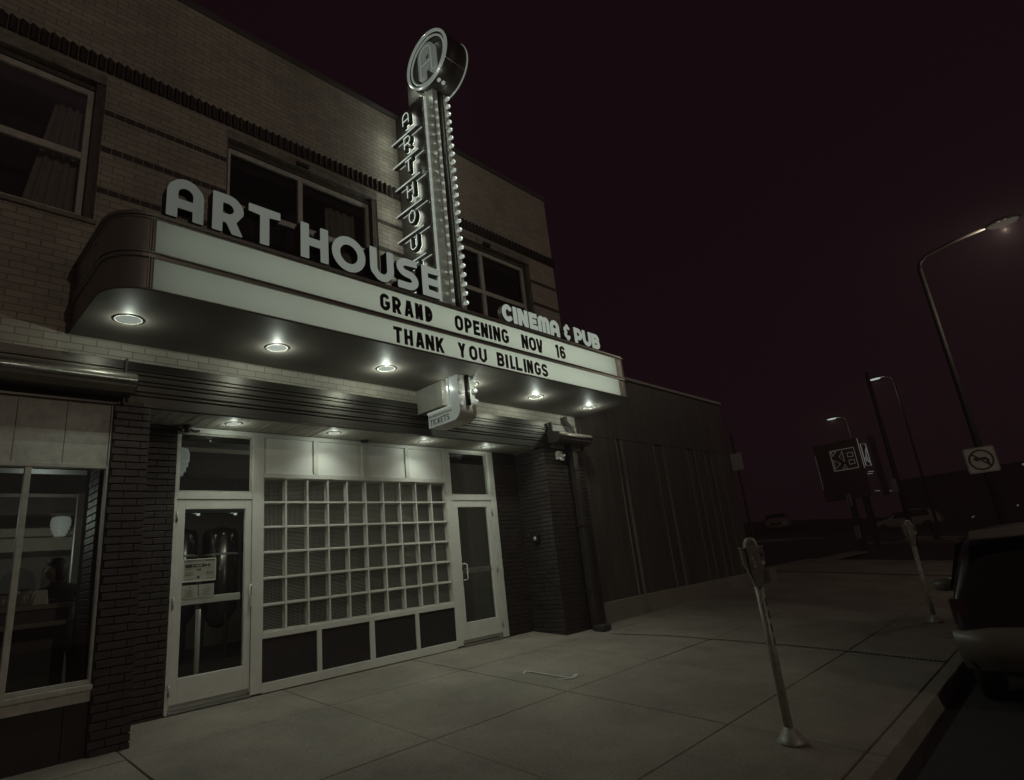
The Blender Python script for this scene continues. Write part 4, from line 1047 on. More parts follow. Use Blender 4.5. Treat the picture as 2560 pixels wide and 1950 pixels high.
# ------------------------------------------------------------------ parking meters
def meter(x, y, label, first=None):
    z0 = gz(x, y)
    if first is not None:
        c = copy_tree(first); c.location = (x, y, z0); c.rotation_euler = (0, 0, -1.1); c["label"] = label; return c
    r = thing("parking_meter", label, "parking meter", (x, y, z0), "parking meters along the kerb")
    def sub(name, bm, m, **k):
        me = obj(name, bm, m, **k); me.parent = r; return me
    bm = B(); lathe(bm, [(0.118, 0.0), (0.114, 0.02), (0.09, 0.05), (0.052, 0.10), (0.042, 0.12), (0.0, 0.12)], (0, 0, 0), 20); sub("base", bm, M_GALV, smooth=True)
    bm = B(); lathe(bm, [(0.037, 0.09), (0.036, 0.7), (0.036, 1.22), (0.0, 1.22)], (0, 0, 0), 16); pole = sub("pole", bm, M_GALV, smooth=True)
    bm = B()
    for k in range(5):
        a = -1.9+0.1*k; zz_ = 1.12-0.05*k
        box(bm, 0.036*math.cos(a)-0.003, 0.036*math.cos(a)+0.003, 0.036*math.sin(a)-0.003, 0.036*math.sin(a)+0.003, zz_-0.02-0.01*(k % 2), zz_+0.014)
    for k in range(4):
        a = -0.55; zz_ = 1.09-0.105*k
        box(bm, 0.036*math.cos(a)-0.006, 0.036*math.cos(a)+0.004, 0.036*math.sin(a)-0.010, 0.036*math.sin(a)+0.004, zz_-0.03, zz_+0.032)
    s_ = obj("pole_scrawl", bm, M_INK, bevel=0.003); s_.parent = pole
    bm = B(); prism(bm, [(-0.030, 1.215), (0.030, 1.215), (0.066, 1.36), (0.090, 1.41), (0.094, 1.535), (0.045, 1.552), (-0.045, 1.552), (-0.094, 1.535), (-0.090, 1.41), (-0.066, 1.36)], lambda p: (p[0], -0.045, p[1]), lambda p: (p[0], 0.045, p[1])); sub("vault", bm, M_METER, bevel=0.008)
    bm = B(); prism(bm, [(-0.026, 1.21), (0.026, 1.21), (0.048, 1.40), (0.050, 1.555), (-0.050, 1.555), (-0.048, 1.40)], lambda p: (p[0], -0.066, p[1]), lambda p: (p[0], 0.066, p[1])); body = sub("meter_body", bm, M_METER, bevel=0.010)
    bm = B(); dome = [(0.052*math.cos(math.radians(a)), 1.55+0.085*math.sin(math.radians(a))) for a in range(0, 181, 12)]
    prism(bm, dome, lambda p: (p[0], -0.055, p[1]), lambda p: (p[0], 0.055, p[1])); sub("dome", bm, M_CHROME, bevel=0.012)
    bm = B(); prism(bm, [(0.036*math.cos(math.radians(a)), 1.560+0.055*math.sin(math.radians(a))) for a in range(0, 181, 15)], lambda p: (p[0], -0.060, p[1]), lambda p: (p[0], -0.0555, p[1])); sub("window", bm, M_METER)
    for q0, q1 in ((-0.096, -0.050), (0.050, 0.096)):
        bm = B(); box(bm, q0, q1, -0.05, 0.05, 1.546, 1.554); sub("shoulder_trim", bm, M_CHROME, bevel=0.002)
    bm = B(); prism(bm, [(0.013*math.cos(math.radians(a)), 0.020*math.sin(math.radians(a))) for a in range(0, 360, 20)], lambda p: (0.072+p[0], -0.049, 1.48+p[1]), lambda p: (0.072+p[0], -0.0455, 1.48+p[1])); sub("coin_slot", bm, M_INK)
    bm = B(); text_bm(bm, "P", (-0.022, -0.0665, 1.44), 0, 0.030, 0, 0.002, wr=0.6, t=0.2); sub("scrawled_lettering", bm, M_PAPER)
    bm = B(); text_bm(bm, "O", (-0.016, -0.0665, 1.415), 0, 0.018, 0, 0.002, wr=0.8, t=0.24); sub("scrawled_lettering", bm, M_PAPER)
    bm = B(); text_bm(bm, "N", (-0.016, -0.0665, 1.378), 0, 0.026, 0, 0.002, wr=0.7, t=0.2); sub("scrawled_lettering", bm, M_PAPER)
    bm = B(); box(bm, 0.056, 0.084, -0.0485, -0.0455, 1.400, 1.428); sub("sticker", bm, M_PAPER)
    r.rotation_euler = (0, 0, -0.98)
    return r
m1 = meter(5.44, 2.27, "near parking meter with scrawled post standing on the pavement close to the kerb")
meter(12.17, 2.32, "farther parking meter on the kerb, partly behind the parked car's wing mirror", m1)

# ------------------------------------------------------------------ vehicles
def loft(bm, st, mi=0):
    rings = []
    for x, wl, zb, zbelt, wr, zr in st:
        pts = [(-wl*0.86, zb), (-wl, zb+0.12), (-wl*1.01, (zb+zbelt)/2), (-wl*0.985, zbelt)]
        if zr > zbelt+0.05: pts += [(-(wl*0.6+wr*0.4)*0.98, zbelt+(zr-zbelt)*0.45), (-wr, zr-0.06), (-wr*0.82, zr), (0, zr+0.012)]
        else: pts += [(-wl*0.95, zbelt+0.004), (-wl*0.9, zbelt+0.008), (-wl*0.6, zbelt+0.014), (0, zbelt+0.02)]
        ring = pts+[(-a, b_) for a, b_ in pts[-2::-1]]
        rings.append([bm.verts.new((x, a, b_)) for a, b_ in ring])
    for a, b_ in zip(rings, rings[1:]):
        n = len(a)
        for k in range(n): bm.faces.new((a[k], a[(k+1) % n], b_[(k+1) % n], b_[k])).material_index = mi
    bm.faces.new(rings[0]); bm.faces.new(rings[-1])
def wheel(parent, x, y, z, r):
    bm = B(); lathe(bm, [(r*0.6, -0.10), (r*0.93, -0.11), (r, -0.07), (r, 0.07), (r*0.93, 0.11), (r*0.6, 0.10)], (x, y, z), 24, axis='Y'); wo = obj("wheel", bm, M_TYRE, smooth=True); wo.parent = parent
    bm = B(); lathe(bm, [(0.0, -0.115), (r*0.3, -0.118), (r*0.6, -0.09), (r*0.6, 0.09), (0.0, 0.1)], (x, y, z), 20, axis='Y'); rm = obj("rim", bm, M_GALV, smooth=True); rm.parent = wo
def suv(name, label, loc, rot, paint, near=True):
    r = thing(name, label, "car", loc); r.rotation_euler = (0, 0, rot)
    def sub(nm, bm, m, p=None, **k):
        o = obj(nm, bm, m, **k); o.parent = p or r; return o
    bm = B()
    loft(bm, [(0.04, 0.86, 0.50, 0.72, 0, 0), (0.10, 0.92, 0.36, 0.86, 0, 0), (0.14, 0.935, 0.33, 1.02, 0.88, 1.04), (0.24, 0.945, 0.32, 1.03, 0.80, 1.30), (0.40, 0.945, 0.32, 1.04, 0.73, 1.60), (0.75, 0.945, 0.32, 1.04, 0.72, 1.66), (1.6, 0.945, 0.30, 1.03, 0.72, 1.70), (2.5, 0.945, 0.30, 1.02, 0.70, 1.67), (3.0, 0.94, 0.30, 1.02, 0.68, 1.58), (3.6, 0.93, 0.30, 1.04, 0.82, 1.09), (4.4, 0.90, 0.33, 0.95, 0, 0), (4.65, 0.80, 0.40, 0.70, 0, 0)])
    body = sub("body", bm, paint, smooth=True)
    sm = body.modifiers.new("Subdivision", 'SUBSURF'); sm.levels = 1; sm.render_levels = 2
    bm = B()
    g = [bm.verts.new(p) for p in ((0.195, -0.76, 1.09), (0.195, 0.76, 1.09), (0.365, 0.66, 1.545), (0.365, -0.66, 1.545))]
    bm.faces.new(g); bmesh.ops.solidify(bm, geom=bm.faces[:], thickness=0.03); sub("rear_window", bm, M_CARG, bevel=0.01)
    bm = B(); prism(bm, [(0.30, 1.60), (0.48, 1.685), (0.52, 1.66), (0.34, 1.575)], lambda p: (p[0], -0.64, p[1]), lambda p: (p[0], 0.64, p[1])); sub("roof_spoiler", bm, M_TAN, bevel=0.02)
    bm = B(); n = 14; top, bot = [], []
    for i in range(n+1):
        a = -1.0+2.0*i/n; y = 0.985*a; x = -0.01+0.16*abs(a)**6
        top.append((x, y)); bot.append((x+0.02, y))
    prev = None
    for (x, y) in top:
        cur = [bm.verts.new(q) for q in ((x+0.06, y*0.985, 0.80), (x-0.03, y, 0.765), (x-0.045, y, 0.60), (x-0.01, y*0.99, 0.52), (x+0.05, y*0.97, 0.42))]
        if prev:
            for k in range(4): bm.faces.new((prev[k], prev[k+1], cur[k+1], cur[k]))
        prev = cur
    sub("rear_bumper", bm, M_TAN, smooth=True)
    for s in (-1, 1):
        bm = B(); prism(bm, [(0.10, 0.83), (0.105, 1.06), (0.30, 1.06), (0.24, 0.83)], lambda p: (p[0], s*0.80, p[1]), lambda p: (p[0]+0.03, s*0.950, p[1])); sub("tail_lamp", bm, M_RED, bevel=0.015)
        bm = B(); prism(bm, [(0.75, 1.10), (0.86, 1.55), (2.75, 1.55), (3.2, 1.10)], lambda p: (p[0], s*(0.955 if p[1] < 1.3 else 0.80), p[1]), lambda p: (p[0], s*(0.93 if p[1] < 1.3 else 0.77), p[1])); sub("side_window", bm, M_CARG)
        bm = B()
        lathe(bm, [(0.0, -0.10), (0.05, -0.095), (0.085, -0.06), (0.09, 0.0), (0.07, 0.07), (0.0, 0.10)], (0, 0, 0), 14, axis='Y')
        for v in bm.verts: v.co = Vector((2.95+v.co.x*0.9, s*1.20+v.co.y*1.45, 0.97+v.co.z*1.0))
        tube(bm, [(2.98, s*0.90, 0.98), (2.96, s*1.10, 0.97)], 0.03, 8)
        sub("wing_mirror", bm, M_TAN, smooth=True)
        wheel(r, 0.95, s*0.84, 0.36, 0.36); wheel(r, 3.75, s*0.84, 0.36, 0.36)
        bm = B(); box(bm, 4.40, 4.62, s*0.62-0.14, s*0.62+0.14, 0.72, 0.86); sub("headlight", bm, M_CHROME, bevel=0.03)
    bm = B(); box(bm, 0.035, 0.055, -0.20, 0.20, 0.86, 0.98); sub("number_plate", bm, M_PAPER)
    return r
suv("parked_suv", "dark sport utility vehicle with a paler bumper parked at the kerb", (7.45, 0.32, -0.80), 0.075, M_CAR)
# two far cars
def far_car(label, loc, rot, L=5.0, scale=1.0):
    r = thing("parked_car", label, "car", loc); r.rotation_euler = (0, 0, rot); r.scale = (scale,)*3
    def sub(nm, bm, m, **k):
        o = obj(nm, bm, m, **k); o.parent = r; return o
    bm = B(); loft(bm, [(0.0, 0.80, 0.45, 0.80, 0, 0), (0.10, 0.90, 0.35, 0.98, 0, 0), (0.5, 0.92, 0.33, 1.02, 0.75, 1.62), (2.2, 0.92, 0.33, 1.02, 0.74, 1.70), (3.0, 0.92, 0.33, 1.02, 0.72, 1.62), (3.55, 0.92, 0.33, 1.02, 0.80, 1.06), (4.7, 0.90, 0.36, 0.96, 0, 0), (5.0, 0.82, 0.42, 0.78, 0, 0)])
    b_ = sub("body", bm, M_WHITECAR, smooth=True); sm = b_.modifiers.new("Subdivision", 'SUBSURF'); sm.levels = 1; sm.render_levels = 1
    for s in (-1, 1):
        bm = B(); prism(bm, [(0.72, 1.08), (0.80, 1.56), (2.05, 1.58), (2.05, 1.08)], lambda p: (p[0], s*(0.935 if p[1] < 1.3 else 0.80), p[1]), lambda p: (p[0], s*(0.9 if p[1] < 1.3 else 0.74), p[1])); sub("side_window", bm, M_CARG)
        bm = B(); prism(bm, [(2.14, 1.08), (2.14, 1.58), (2.85, 1.55), (3.25, 1.08)], lambda p: (p[0], s*(0.935 if p[1] < 1.3 else 0.80), p[1]), lambda p: (p[0], s*(0.9 if p[1] < 1.3 else 0.74), p[1])); sub("side_window", bm, M_CARG)
        wheel(r, 0.95, s*0.86, 0.36, 0.36); wheel(r, 4.0, s*0.86, 0.36, 0.36)
        bm = B(); box(bm, 4.86, 4.99, s*0.60-0.13, s*0.60+0.13, 0.70, 0.84); sub("headlight", bm, M_CHROME, bevel=0.02)
    bm = B(); box(bm, 4.93, 5.0, -0.44, 0.44, 0.64, 0.84); sub("grille", bm, M_BLACK)
    bm = B(); g = [bm.verts.new(p) for p in ((3.60, -0.76, 1.09), (3.60, 0.76, 1.09), (3.08, 0.68, 1.57), (3.08, -0.68, 1.57))]; bm.faces.new(g); bmesh.ops.solidify(bm, geom=bm.faces[:], thickness=0.03); sub("windscreen", bm, M_CARG)
    return r
far_car("pale car facing the street at the far end of the dark lot", (62.5, 22.6, gz(57, 21)-0.18), PI+0.28, scale=1.12)
far_car("pale long car seen from its side parked across the far street", (60.4, 8.9, gz(60, 12)-0.35), PI/2+0.03, scale=1.05)

# ------------------------------------------------------------------ street lamps, signs and pylon in the distance
def street_lamp(label, x, y, z0, ztop, arm, reach, r, lens, power, group="street lamps along the far street"):
    o = thing("street_lamp", label, "street lamp", (x, y, z0), group)
    bm = B(); tube(bm, [(x, y, z0), (x, y, (z0+ztop)/2), (x, y, ztop)], [r, r*0.8, r*0.6], 12); obj("pole", bm, M_POLE, o, smooth=True)
    ax, ay = arm
    bm = B(); tube(bm, [(x, y, ztop), (x+ax*0.03*reach, y+ay*0.03*reach, ztop+0.18), (x+ax*0.14*reach, y+ay*0.14*reach, ztop+0.32), (x+ax*0.5*reach, y+ay*0.5*reach, ztop+0.44), (x+ax*reach, y+ay*reach, ztop+0.50)], [r*0.6, r*0.55, r*0.5, r*0.45, r*0.4], 10); obj("arm", bm, M_POLE, o, smooth=True)
    hx, hy, hz = x+ax*(reach+0.3), y+ay*(reach+0.3), ztop+0.5
    bm = B(); lathe(bm, [(0.0, 0.12), (0.14, 0.10), (0.24, 0.02), (0.22, -0.03), (0.0, -0.03)], (0, 0, 0), 16)
    for v in bm.verts: v.co = Vector((hx+v.co.x*(1+abs(ax))*0.9, hy+v.co.y*(1+abs(ay))*0.9, hz+v.co.z))
    obj("head", bm, M_POLE, o, smooth=True)
    bm = B(); lathe(bm, [(0.20, -0.032), (0.16, -0.09), (0.0, -0.12)], (0, 0, 0), 16)
    for v in bm.verts: v.co = Vector((hx+v.co.x*(1+abs(ax))*0.9, hy+v.co.y*(1+abs(ay))*0.9, hz+v.co.z))
    obj("lens", bm, lens, o, smooth=True)
    if power: lamp("lamp", 'POINT', (hx, hy, hz-0.24), power, o, size=0.0, col=(1.0, 0.87, 0.68))
    return o
big = street_lamp("tall curved street lamp with glowing head at the right behind the parked car", 19.9, 1.70, gz(19.9, 1.7)-0.05, 7.95, (0.0, -1.0), 1.75, 0.10, glow("near_lamp_lens", 0.05, (1, 0.93, 0.72)), K_STREET)
def at_ray(az, slope, D):
    a = math.radians(az); return D*math.sin(a)*0+D*math.cos(math.radians(90-az)), D*math.sin(math.radians(90-az)), 1.03+slope*D
x, y, z = at_ray(76.1, 0.1607, 52)
street_lamp("small lit street lamp far behind the outlined square sign", x, y-0.9, gz(x, y)-0.1, z-0.5, (0.0, 1.0), 0.7, 0.09, glow("far_lamp_lens", 0.5), 22)
x, y, z = at_ray(80.0, 0.2059, 46)
street_lamp("higher lit street lamp far right of the outlined square sign", x, y-0.9, gz(x, y)-0.1, z-0.5, (0.0, 1.0), 0.7, 0.09, glow("far_lamp_lens", 0.5), 22)
street_lamp("added street lamp across the street behind the viewer, out of view, lighting the upper brickwork", 2.0, -19.0, -0.8, 7.95, (0.0, 1.0), 1.75, 0.13, glow("near_lamp_lens", 0.05, (1, 0.93, 0.72)), K_ACROSS)  # lamp added out of view to light the upper facade
nl = thing("road_sign", "pale square no left turn sign fixed to the tall curved lamp pole", "road sign", (19.74, 1.72, 2.38))
bm = B()
def rrect(hw, hh, r_):
    return [(sx*(hw-r_)+r_*math.cos(math.radians(a)), sy*(hh-r_)+r_*math.sin(math.radians(a))) for sx, sy, a0 in ((1, 1, 0), (-1, 1, 90), (-1, -1, 180), (1, -1, 270)) for a in range(a0, a0+91, 30)]
XS = 19.72
F = lambda dx: (lambda p: (XS+dx+p[0]*0.10, 1.72-p[0], 2.385+p[1]))
prism(bm, rrect(0.325, 0.325, 0.05), F(0), F(0.012)); obj("plate", bm, mat("sign_sheet", (0.80, 0.77, 0.68), 0.6), nl)
bm = B(); ci = [(0.27*math.cos(2*PI*k/40), 0.27*math.sin(2*PI*k/40)) for k in range(40)]; ch = [(0.225*math.cos(2*PI*k/40), 0.225*math.sin(2*PI*k/40)) for k in range(40)]
prism(bm, ci, F(-0.006), F(-0.001), holes=[ch])
d_ = 0.7071; hw = 0.022
prism(bm, [(-0.24*d_-hw*d_, 0.24*d_-hw*d_), (0.24*d_-hw*d_, -0.24*d_-hw*d_), (0.24*d_+hw*d_, -0.24*d_+hw*d_), (-0.24*d_+hw*d_, 0.24*d_+hw*d_)], F(-0.006), F(-0.0012)); obj("prohibition_ring", bm, mat("sign_ring", (0.10, 0.075, 0.065), 0.6), nl)
bm = B(); prism(bm, [(0.10, -0.15), (0.16, -0.15), (0.16, 0.0), (0.10, 0.06), (-0.06, 0.06), (-0.06, 0.11), (-0.17, 0.03), (-0.06, -0.05), (-0.06, 0.0), (0.07, 0.0), (0.10, -0.03)], F(-0.004), F(-0.0014)); obj("turn_arrow", bm, M_INK, nl)
fr = rrect(0.310, 0.310, 0.045); fi = rrect(0.300, 0.300, 0.04)
bm = B(); prism(bm, fr, F(-0.003), F(-0.0005), holes=[fi]); obj("border", bm, M_INK2, nl)

# outlined neon sign pylon
ks = thing("pylon_sign", "dark pylon sign with dim neon outlined letters in a square far down the street", "sign", (35.2, 8.3, 0))
G_OUT = glow("dim_outline_neon", 0.060, (1.0, 0.92, 0.78)); G_OUT2 = glow("side_outline_neon", 0.10, (1.0, 1.0, 0.88))
XK = 35.0
bm = B(); box(bm, XK+0.02, XK+0.55, 7.95, 10.05, 2.55, 5.55); obj("cabinet", bm, M_FAR, ks)
bm = B(); box(bm, XK+0.15, XK+0.4, 8.15, 8.35, -0.6, 2.55); box(bm, XK+0.15, XK+0.4, 8.75, 8.95, -0.6, 2.55); obj("leg", bm, M_POLE, ks)
def ky(u): return 9.25-1.17*u
def kz(v): return 4.04+1.06*v
def kp(u, v): return (XK-0.01, ky(u), kz(v))
bm = B()
def outline_poly(bm, pts, r=0.016): tube(bm, [kp(*p) for p in pts], r, 6, closed=True)
outline_poly(bm, [(0, 0), (1, 0), (1, 1), (0, 1)], 0.022)
outline_poly(bm, [(0.06, 0.96), (0.27, 0.96), (0.06, 0.74)]); outline_poly(bm, [(0.50, 0.92), (0.50, 0.40), (0.34, 0.66)]); outline_poly(bm, [(0.06, 0.56), (0.32, 0.32), (0.06, 0.08)]); outline_poly(bm, [(0.36, 0.05), (0.54, 0.05), (0.50, 0.25)])
outline_poly(bm, [(0.68, 0.78), (0.90, 0.78), (0.90, 0.58), (0.68, 0.58)]); outline_poly(bm, [(0.68, 0.42), (0.90, 0.42), (0.90, 0.22), (0.68, 0.22)])
obj("outline_tubes", bm, G_OUT, ks, smooth=True)
bm = B(); tube(bm, [(XK-0.01, 10.02, 5.0), (XK-0.01, 10.02, 3.2)], 0.018, 6); obj("edge_highlight", bm, glow("faint_edge_highlight", 0.022, (1, .9, .8)), ks)  # highlight along the cabinet edge, built as a glowing tube
bm = B(); text_bm(bm, "SWANK", (XK+0.012, 9.05, 3.40), 0, 0.20, 0, 0.01, wr=0.75, t=0.16, right=(0, -1, 0), out=(-1, 0, 0)); obj("faded_lettering", bm, mat("faded_sign_ink", (0.12, 0.095, 0.085), 0.8), ks); bm = B(); text_bm(bm, "ENTERPRISES", (XK+0.012, 9.25, 3.10), 0, 0.15, 0, 0.01, wr=0.62, t=0.16, right=(0, -1, 0), out=(-1, 0, 0)); obj("faded_lettering", bm, mat("faded_sign_ink", (0.12, 0.095, 0.085), 0.8), ks)
# side cabinet set at an angle
bm = B(); box(bm, XK+0.30, XK+1.6, 7.35, 7.42, 2.5, 5.6); obj("side_cabinet", bm, M_FAR, ks)
bm = B()
def sp(u, v): return (XK+0.26+0.0*u, 7.88-0.36*u, 4.1+1.2*v)
tube(bm, [sp(0.0, -0.1), sp(0.0, 1.2)], 0.016, 6); tube(bm, [sp(0.25, 0.0), sp(0.25, 0.95), sp(0.9, 0.9), sp(0.9, -0.05)], 0.022, 6, closed=True); tube(bm, [sp(0.8, 0.7), sp(0.6, 0.4), sp(0.75, 0.1)], 0.022, 6); tube(bm, [sp(0.45, 0.35), sp(0.5, 0.15)], 0.02, 6)
tube(bm, [sp(0.3, -0.28), sp(1.0, -0.30)], 0.02, 6); tube(bm, [sp(0.15, -0.36), sp(0.8, -0.38)], 0.02, 6); tube(bm, [sp(0.5, -1.10), sp(1.1, -1.14)], 0.016, 6)
obj("side_tubes", bm, G_OUT2, ks, smooth=True)
for z in (0.55, 2.15):
    bm = B(); box(bm, XK-0.9, XK-0.88, 8.58, 8.80, z, z+0.62); obj("notice_plate", bm, mat("notice_sheet", (0.34, 0.32, 0.28), 0.6), ks)
bm = B(); tube(bm, [(XK-0.86, 8.70, -0.3), (XK-0.86, 8.70, 2.9)], 0.05, 8); obj("notice_post", bm, M_POLE, ks)
up = thing("utility_pole", "thin dark utility pole behind the farther parking meter", "pole", (36.0, 6.75, -0.3))
bm = B(); tube(bm, [(36, 6.75, -0.3), (36, 6.75, 4.5), (36, 6.75, 9.0)], [0.13, 0.12, 0.09], 10); obj("shaft", bm, M_POLE, up, smooth=True)
bm = B(); box(bm, 35.8, 35.83, 6.78, 7.0, 2.6, 3.25); obj("pole_notice", bm, mat("notice_sheet", (0.34, 0.32, 0.28), 0.6), up)
hy = thing("fire_hydrant", "dark hydrant shape standing on the far corner beside the thin pole", "hydrant", (41.5, 6.7, gz(41, 6.7)-0.1))
bm = B(); lathe(bm, [(0.22, 0.0), (0.2, 0.06), (0.14, 0.08), (0.13, 0.62), (0.17, 0.66), (0.16, 0.74), (0.08, 0.84), (0.0, 0.88)], (41.5, 6.7, gz(41, 6.7)-0.1), 14); obj("barrel", bm, M_BLACK, hy, smooth=True)
bm = B(); lathe(bm, [(0.0, -0.26), (0.07, -0.25), (0.07, 0.25), (0.0, 0.26)], (41.5, 6.7, gz(41, 6.7)+0.38), 10, axis='Y'); obj("outlet", bm, M_BLACK, hy, smooth=True)
# scattered far lights and a dark block of buildings closing the street
fb = thing("far_building", "long dark low building closing the far end of the street", "building", (75, -5, 0))
bm = B(); box(bm, 76, 86, -40, 14, -1.5, 5.2); obj("wall", bm, M_FAR, fb)
bm = B(); box(bm, 75.8, 86.2, -40.2, 14.2, 5.2, 5.5); obj("roof", bm, M_POLE, fb)
for k, (az, sl, d, s_) in enumerate(((86.2, 0.006, 74, 0.07), (86.6, -0.004, 74, 0.10), (83.4, -0.002, 74, 0.06), (87.3, 0.055, 74, 0.12), (78.6, 0.045, 74, 0.05))):
    x, y, z = at_ray(az, sl, d)
    bm = B(); lathe(bm, [(0.0, -s_), (s_*0.8, -s_*0.6), (s_, 0), (s_*0.8, s_*0.6), (0.0, s_)], (x, y, z), 10); tube(bm, [(x, y, z), (x+1.6, y, z+0.1)], 0.03, 6); obj("wall_lamp", bm, glow("far_wall_lamp", 0.09, (1, 0.95, 0.8)), fb)

# ------------------------------------------------------------------ haze added for lamp glow and lifted darks
if HAZE:
    bm = B(); box(bm, -64, 134, -64, 64, -2.7, 10.2)
    hm = bpy.data.materials.new("night_haze"); hm.use_nodes = True; hn = hm.node_tree; hn.nodes.clear()
    ho = hn.nodes.new("ShaderNodeOutputMaterial"); hv = hn.nodes.new("ShaderNodeVolumePrincipled")
    hv.inputs["Color"].default_value = (0.82, 0.66, 0.68, 1); hv.inputs["Density"].default_value = HAZE; hv.inputs["Anisotropy"].default_value = 0.0
    hn.links.new(hv.outputs[0], ho.inputs["Volume"])
    hz_ = obj("haze", bm, hm); hz_["kind"] = "stuff"
S.cycles.volume_bounces = 0

# ------------------------------------------------------------------ rooms behind the glass
rm = thing("restaurant_room", "dim restaurant interior with dark ceiling beams seen through the front glass", "room", (4, 11, 0))
bm = B(); quad(bm, (-6, 7.63, -0.05), (10, 7.63, -0.05), (10, 17, -0.05), (-6, 17, -0.05)); obj("floor", bm, M_ROOMD, rm)
bm = B(); quad(bm, (-6, 6.9, 3.46), (9.1, 6.9, 3.46), (9.1, 17, 3.46), (-6, 17, 3.46)); obj("ceiling", bm, M_ROOMW, rm)
bm = B(); box(bm, -6, 10, 17, 17.2, -0.1, 3.5); obj("back_wall", bm, M_ROOMW, rm)
bm = B(); box(bm, 9.0, 9.15, 7.63, 17, -0.1, 3.5); box(bm, -6.2, -6, 6.8, 17, -0.1, 3.5); obj("side_wall", bm, M_ROOMW, rm)
for y, zb in ((8.5, 3.12), (10.6, 3.08), (12.6, 3.05), (14.6, 2.98)):
    bm = B(); box(bm, -5.9, 8.9, y, y+0.35, zb, 3.455); box(bm, -5.9, 8.9, y-0.02, y-0.002, zb, zb+0.05); obj("ceiling_beam", bm, [M_ROOMD], rm)
bm = B(); box(bm, -5.9, 3.4, 15.4, 16.9, 2.36, 2.62); box(bm, -5.9, 3.4, 15.3, 16.9, 2.64, 2.80); obj("bulkhead", bm, M_ROOMW, rm)
bm = B(); box(bm, 1.45, 1.9, 16.92, 16.99, -0.05, 2.05); box(bm, 2.85, 3.3, 16.92, 16.99, -0.05, 2.1); obj("dark_doorway", bm, M_ROOMD, rm)
bm = B(); prism(bm, [(0.30*math.cos(math.radians(a)), 0.55+0.35*math.sin(math.radians(a))) for a in range(0, 181, 15)]+[(-0.30, -0.5), (0.30, -0.5)], lambda p: (2.44+p[0], 16.90, 1.25+p[1]), lambda p: (2.44+p[0], 16.98, 1.25+p[1])); obj("arched_niche", bm, M_ROOMD, rm)
bm = B(); box(bm, 2.43, 3.26, 12.2, 12.3, -0.04, 3.0); box(bm, 6.4, 7.9, 9.6, 9.7, -0.04, 3.0); obj("partition", bm, mat("room_grey", (0.16, 0.145, 0.125), 0.8), rm)
lamp("room_fill", 'POINT', (4.6, 9.0, 2.4), 15.0, rm, size=0.06); lamp("room_fill", 'POINT', (6.1, 8.5, 1.2), 4.0, rm, size=0.04); lamp("room_fill", 'POINT', (3.7, 8.25, 1.7), 1.6, rm, size=0.03); lamp("room_fill", 'POINT', (5.3, 8.2, 2.25), 1.2, rm, size=0.03)  # unseen lamps added close behind the glass blocks to make them glow
lamp("room_fill", 'POINT', (2.0, 13.0, 2.1), 24.0, rm, size=0.15); lamp("room_fill", 'POINT', (0.3, 10.0, 2.3), 11.0, rm, size=0.15); lamp("room_fill", 'POINT', (5.5, 10.5, 2.4), 9.0, rm, size=0.15)
def pendant(x, y, zt, sc, label, grp="pendant lamps in the restaurant"):
    p = thing("pendant_lamp", label, "pendant lamp", (x, y, zt), grp)
    bm = B(); lathe(bm, [(0.0, 0.0), (0.10, 0.0), (0.155, -0.02), (0.16, -0.06), (0.17, -0.065), (0.17, -0.19), (0.155, -0.195), (0.155, -0.26), (0.13, -0.265), (0.13, -0.33), (0.10, -0.335), (0.10, -0.385), (0.06, -0.39), (0.0, -0.40)], (x, y, zt), 22)
    for v in bm.verts: v.co = Vector((x, y, zt))+(v.co-Vector((x, y, zt)))*sc
    obj("shade", bm, G_PEND, p)
    bm = B(); tube(bm, [(x, y, zt), (x, y, 3.44)], 0.012, 6); obj("cord", bm, M_POLE, p)
    bm = B(); lathe(bm, [(0.06, -0.02), (0.05, 0.0), (0.0, 0.0)], (x, y, 3.45), 12); obj("canopy", bm, M_POLE, p)
pendant(2.735, 15.0, 2.98, 1.0, "whole stepped glass pendant lamp seen through the restaurant window")
pendant(2.62, 11.8, 2.90, 1.0, "stepped glass pendant lamp half hidden by the brick edge of the restaurant window")
pendant(2.735, 8.55, 3.02, 0.95, "stepped glass pendant lamp at the left edge of the left door's transom")
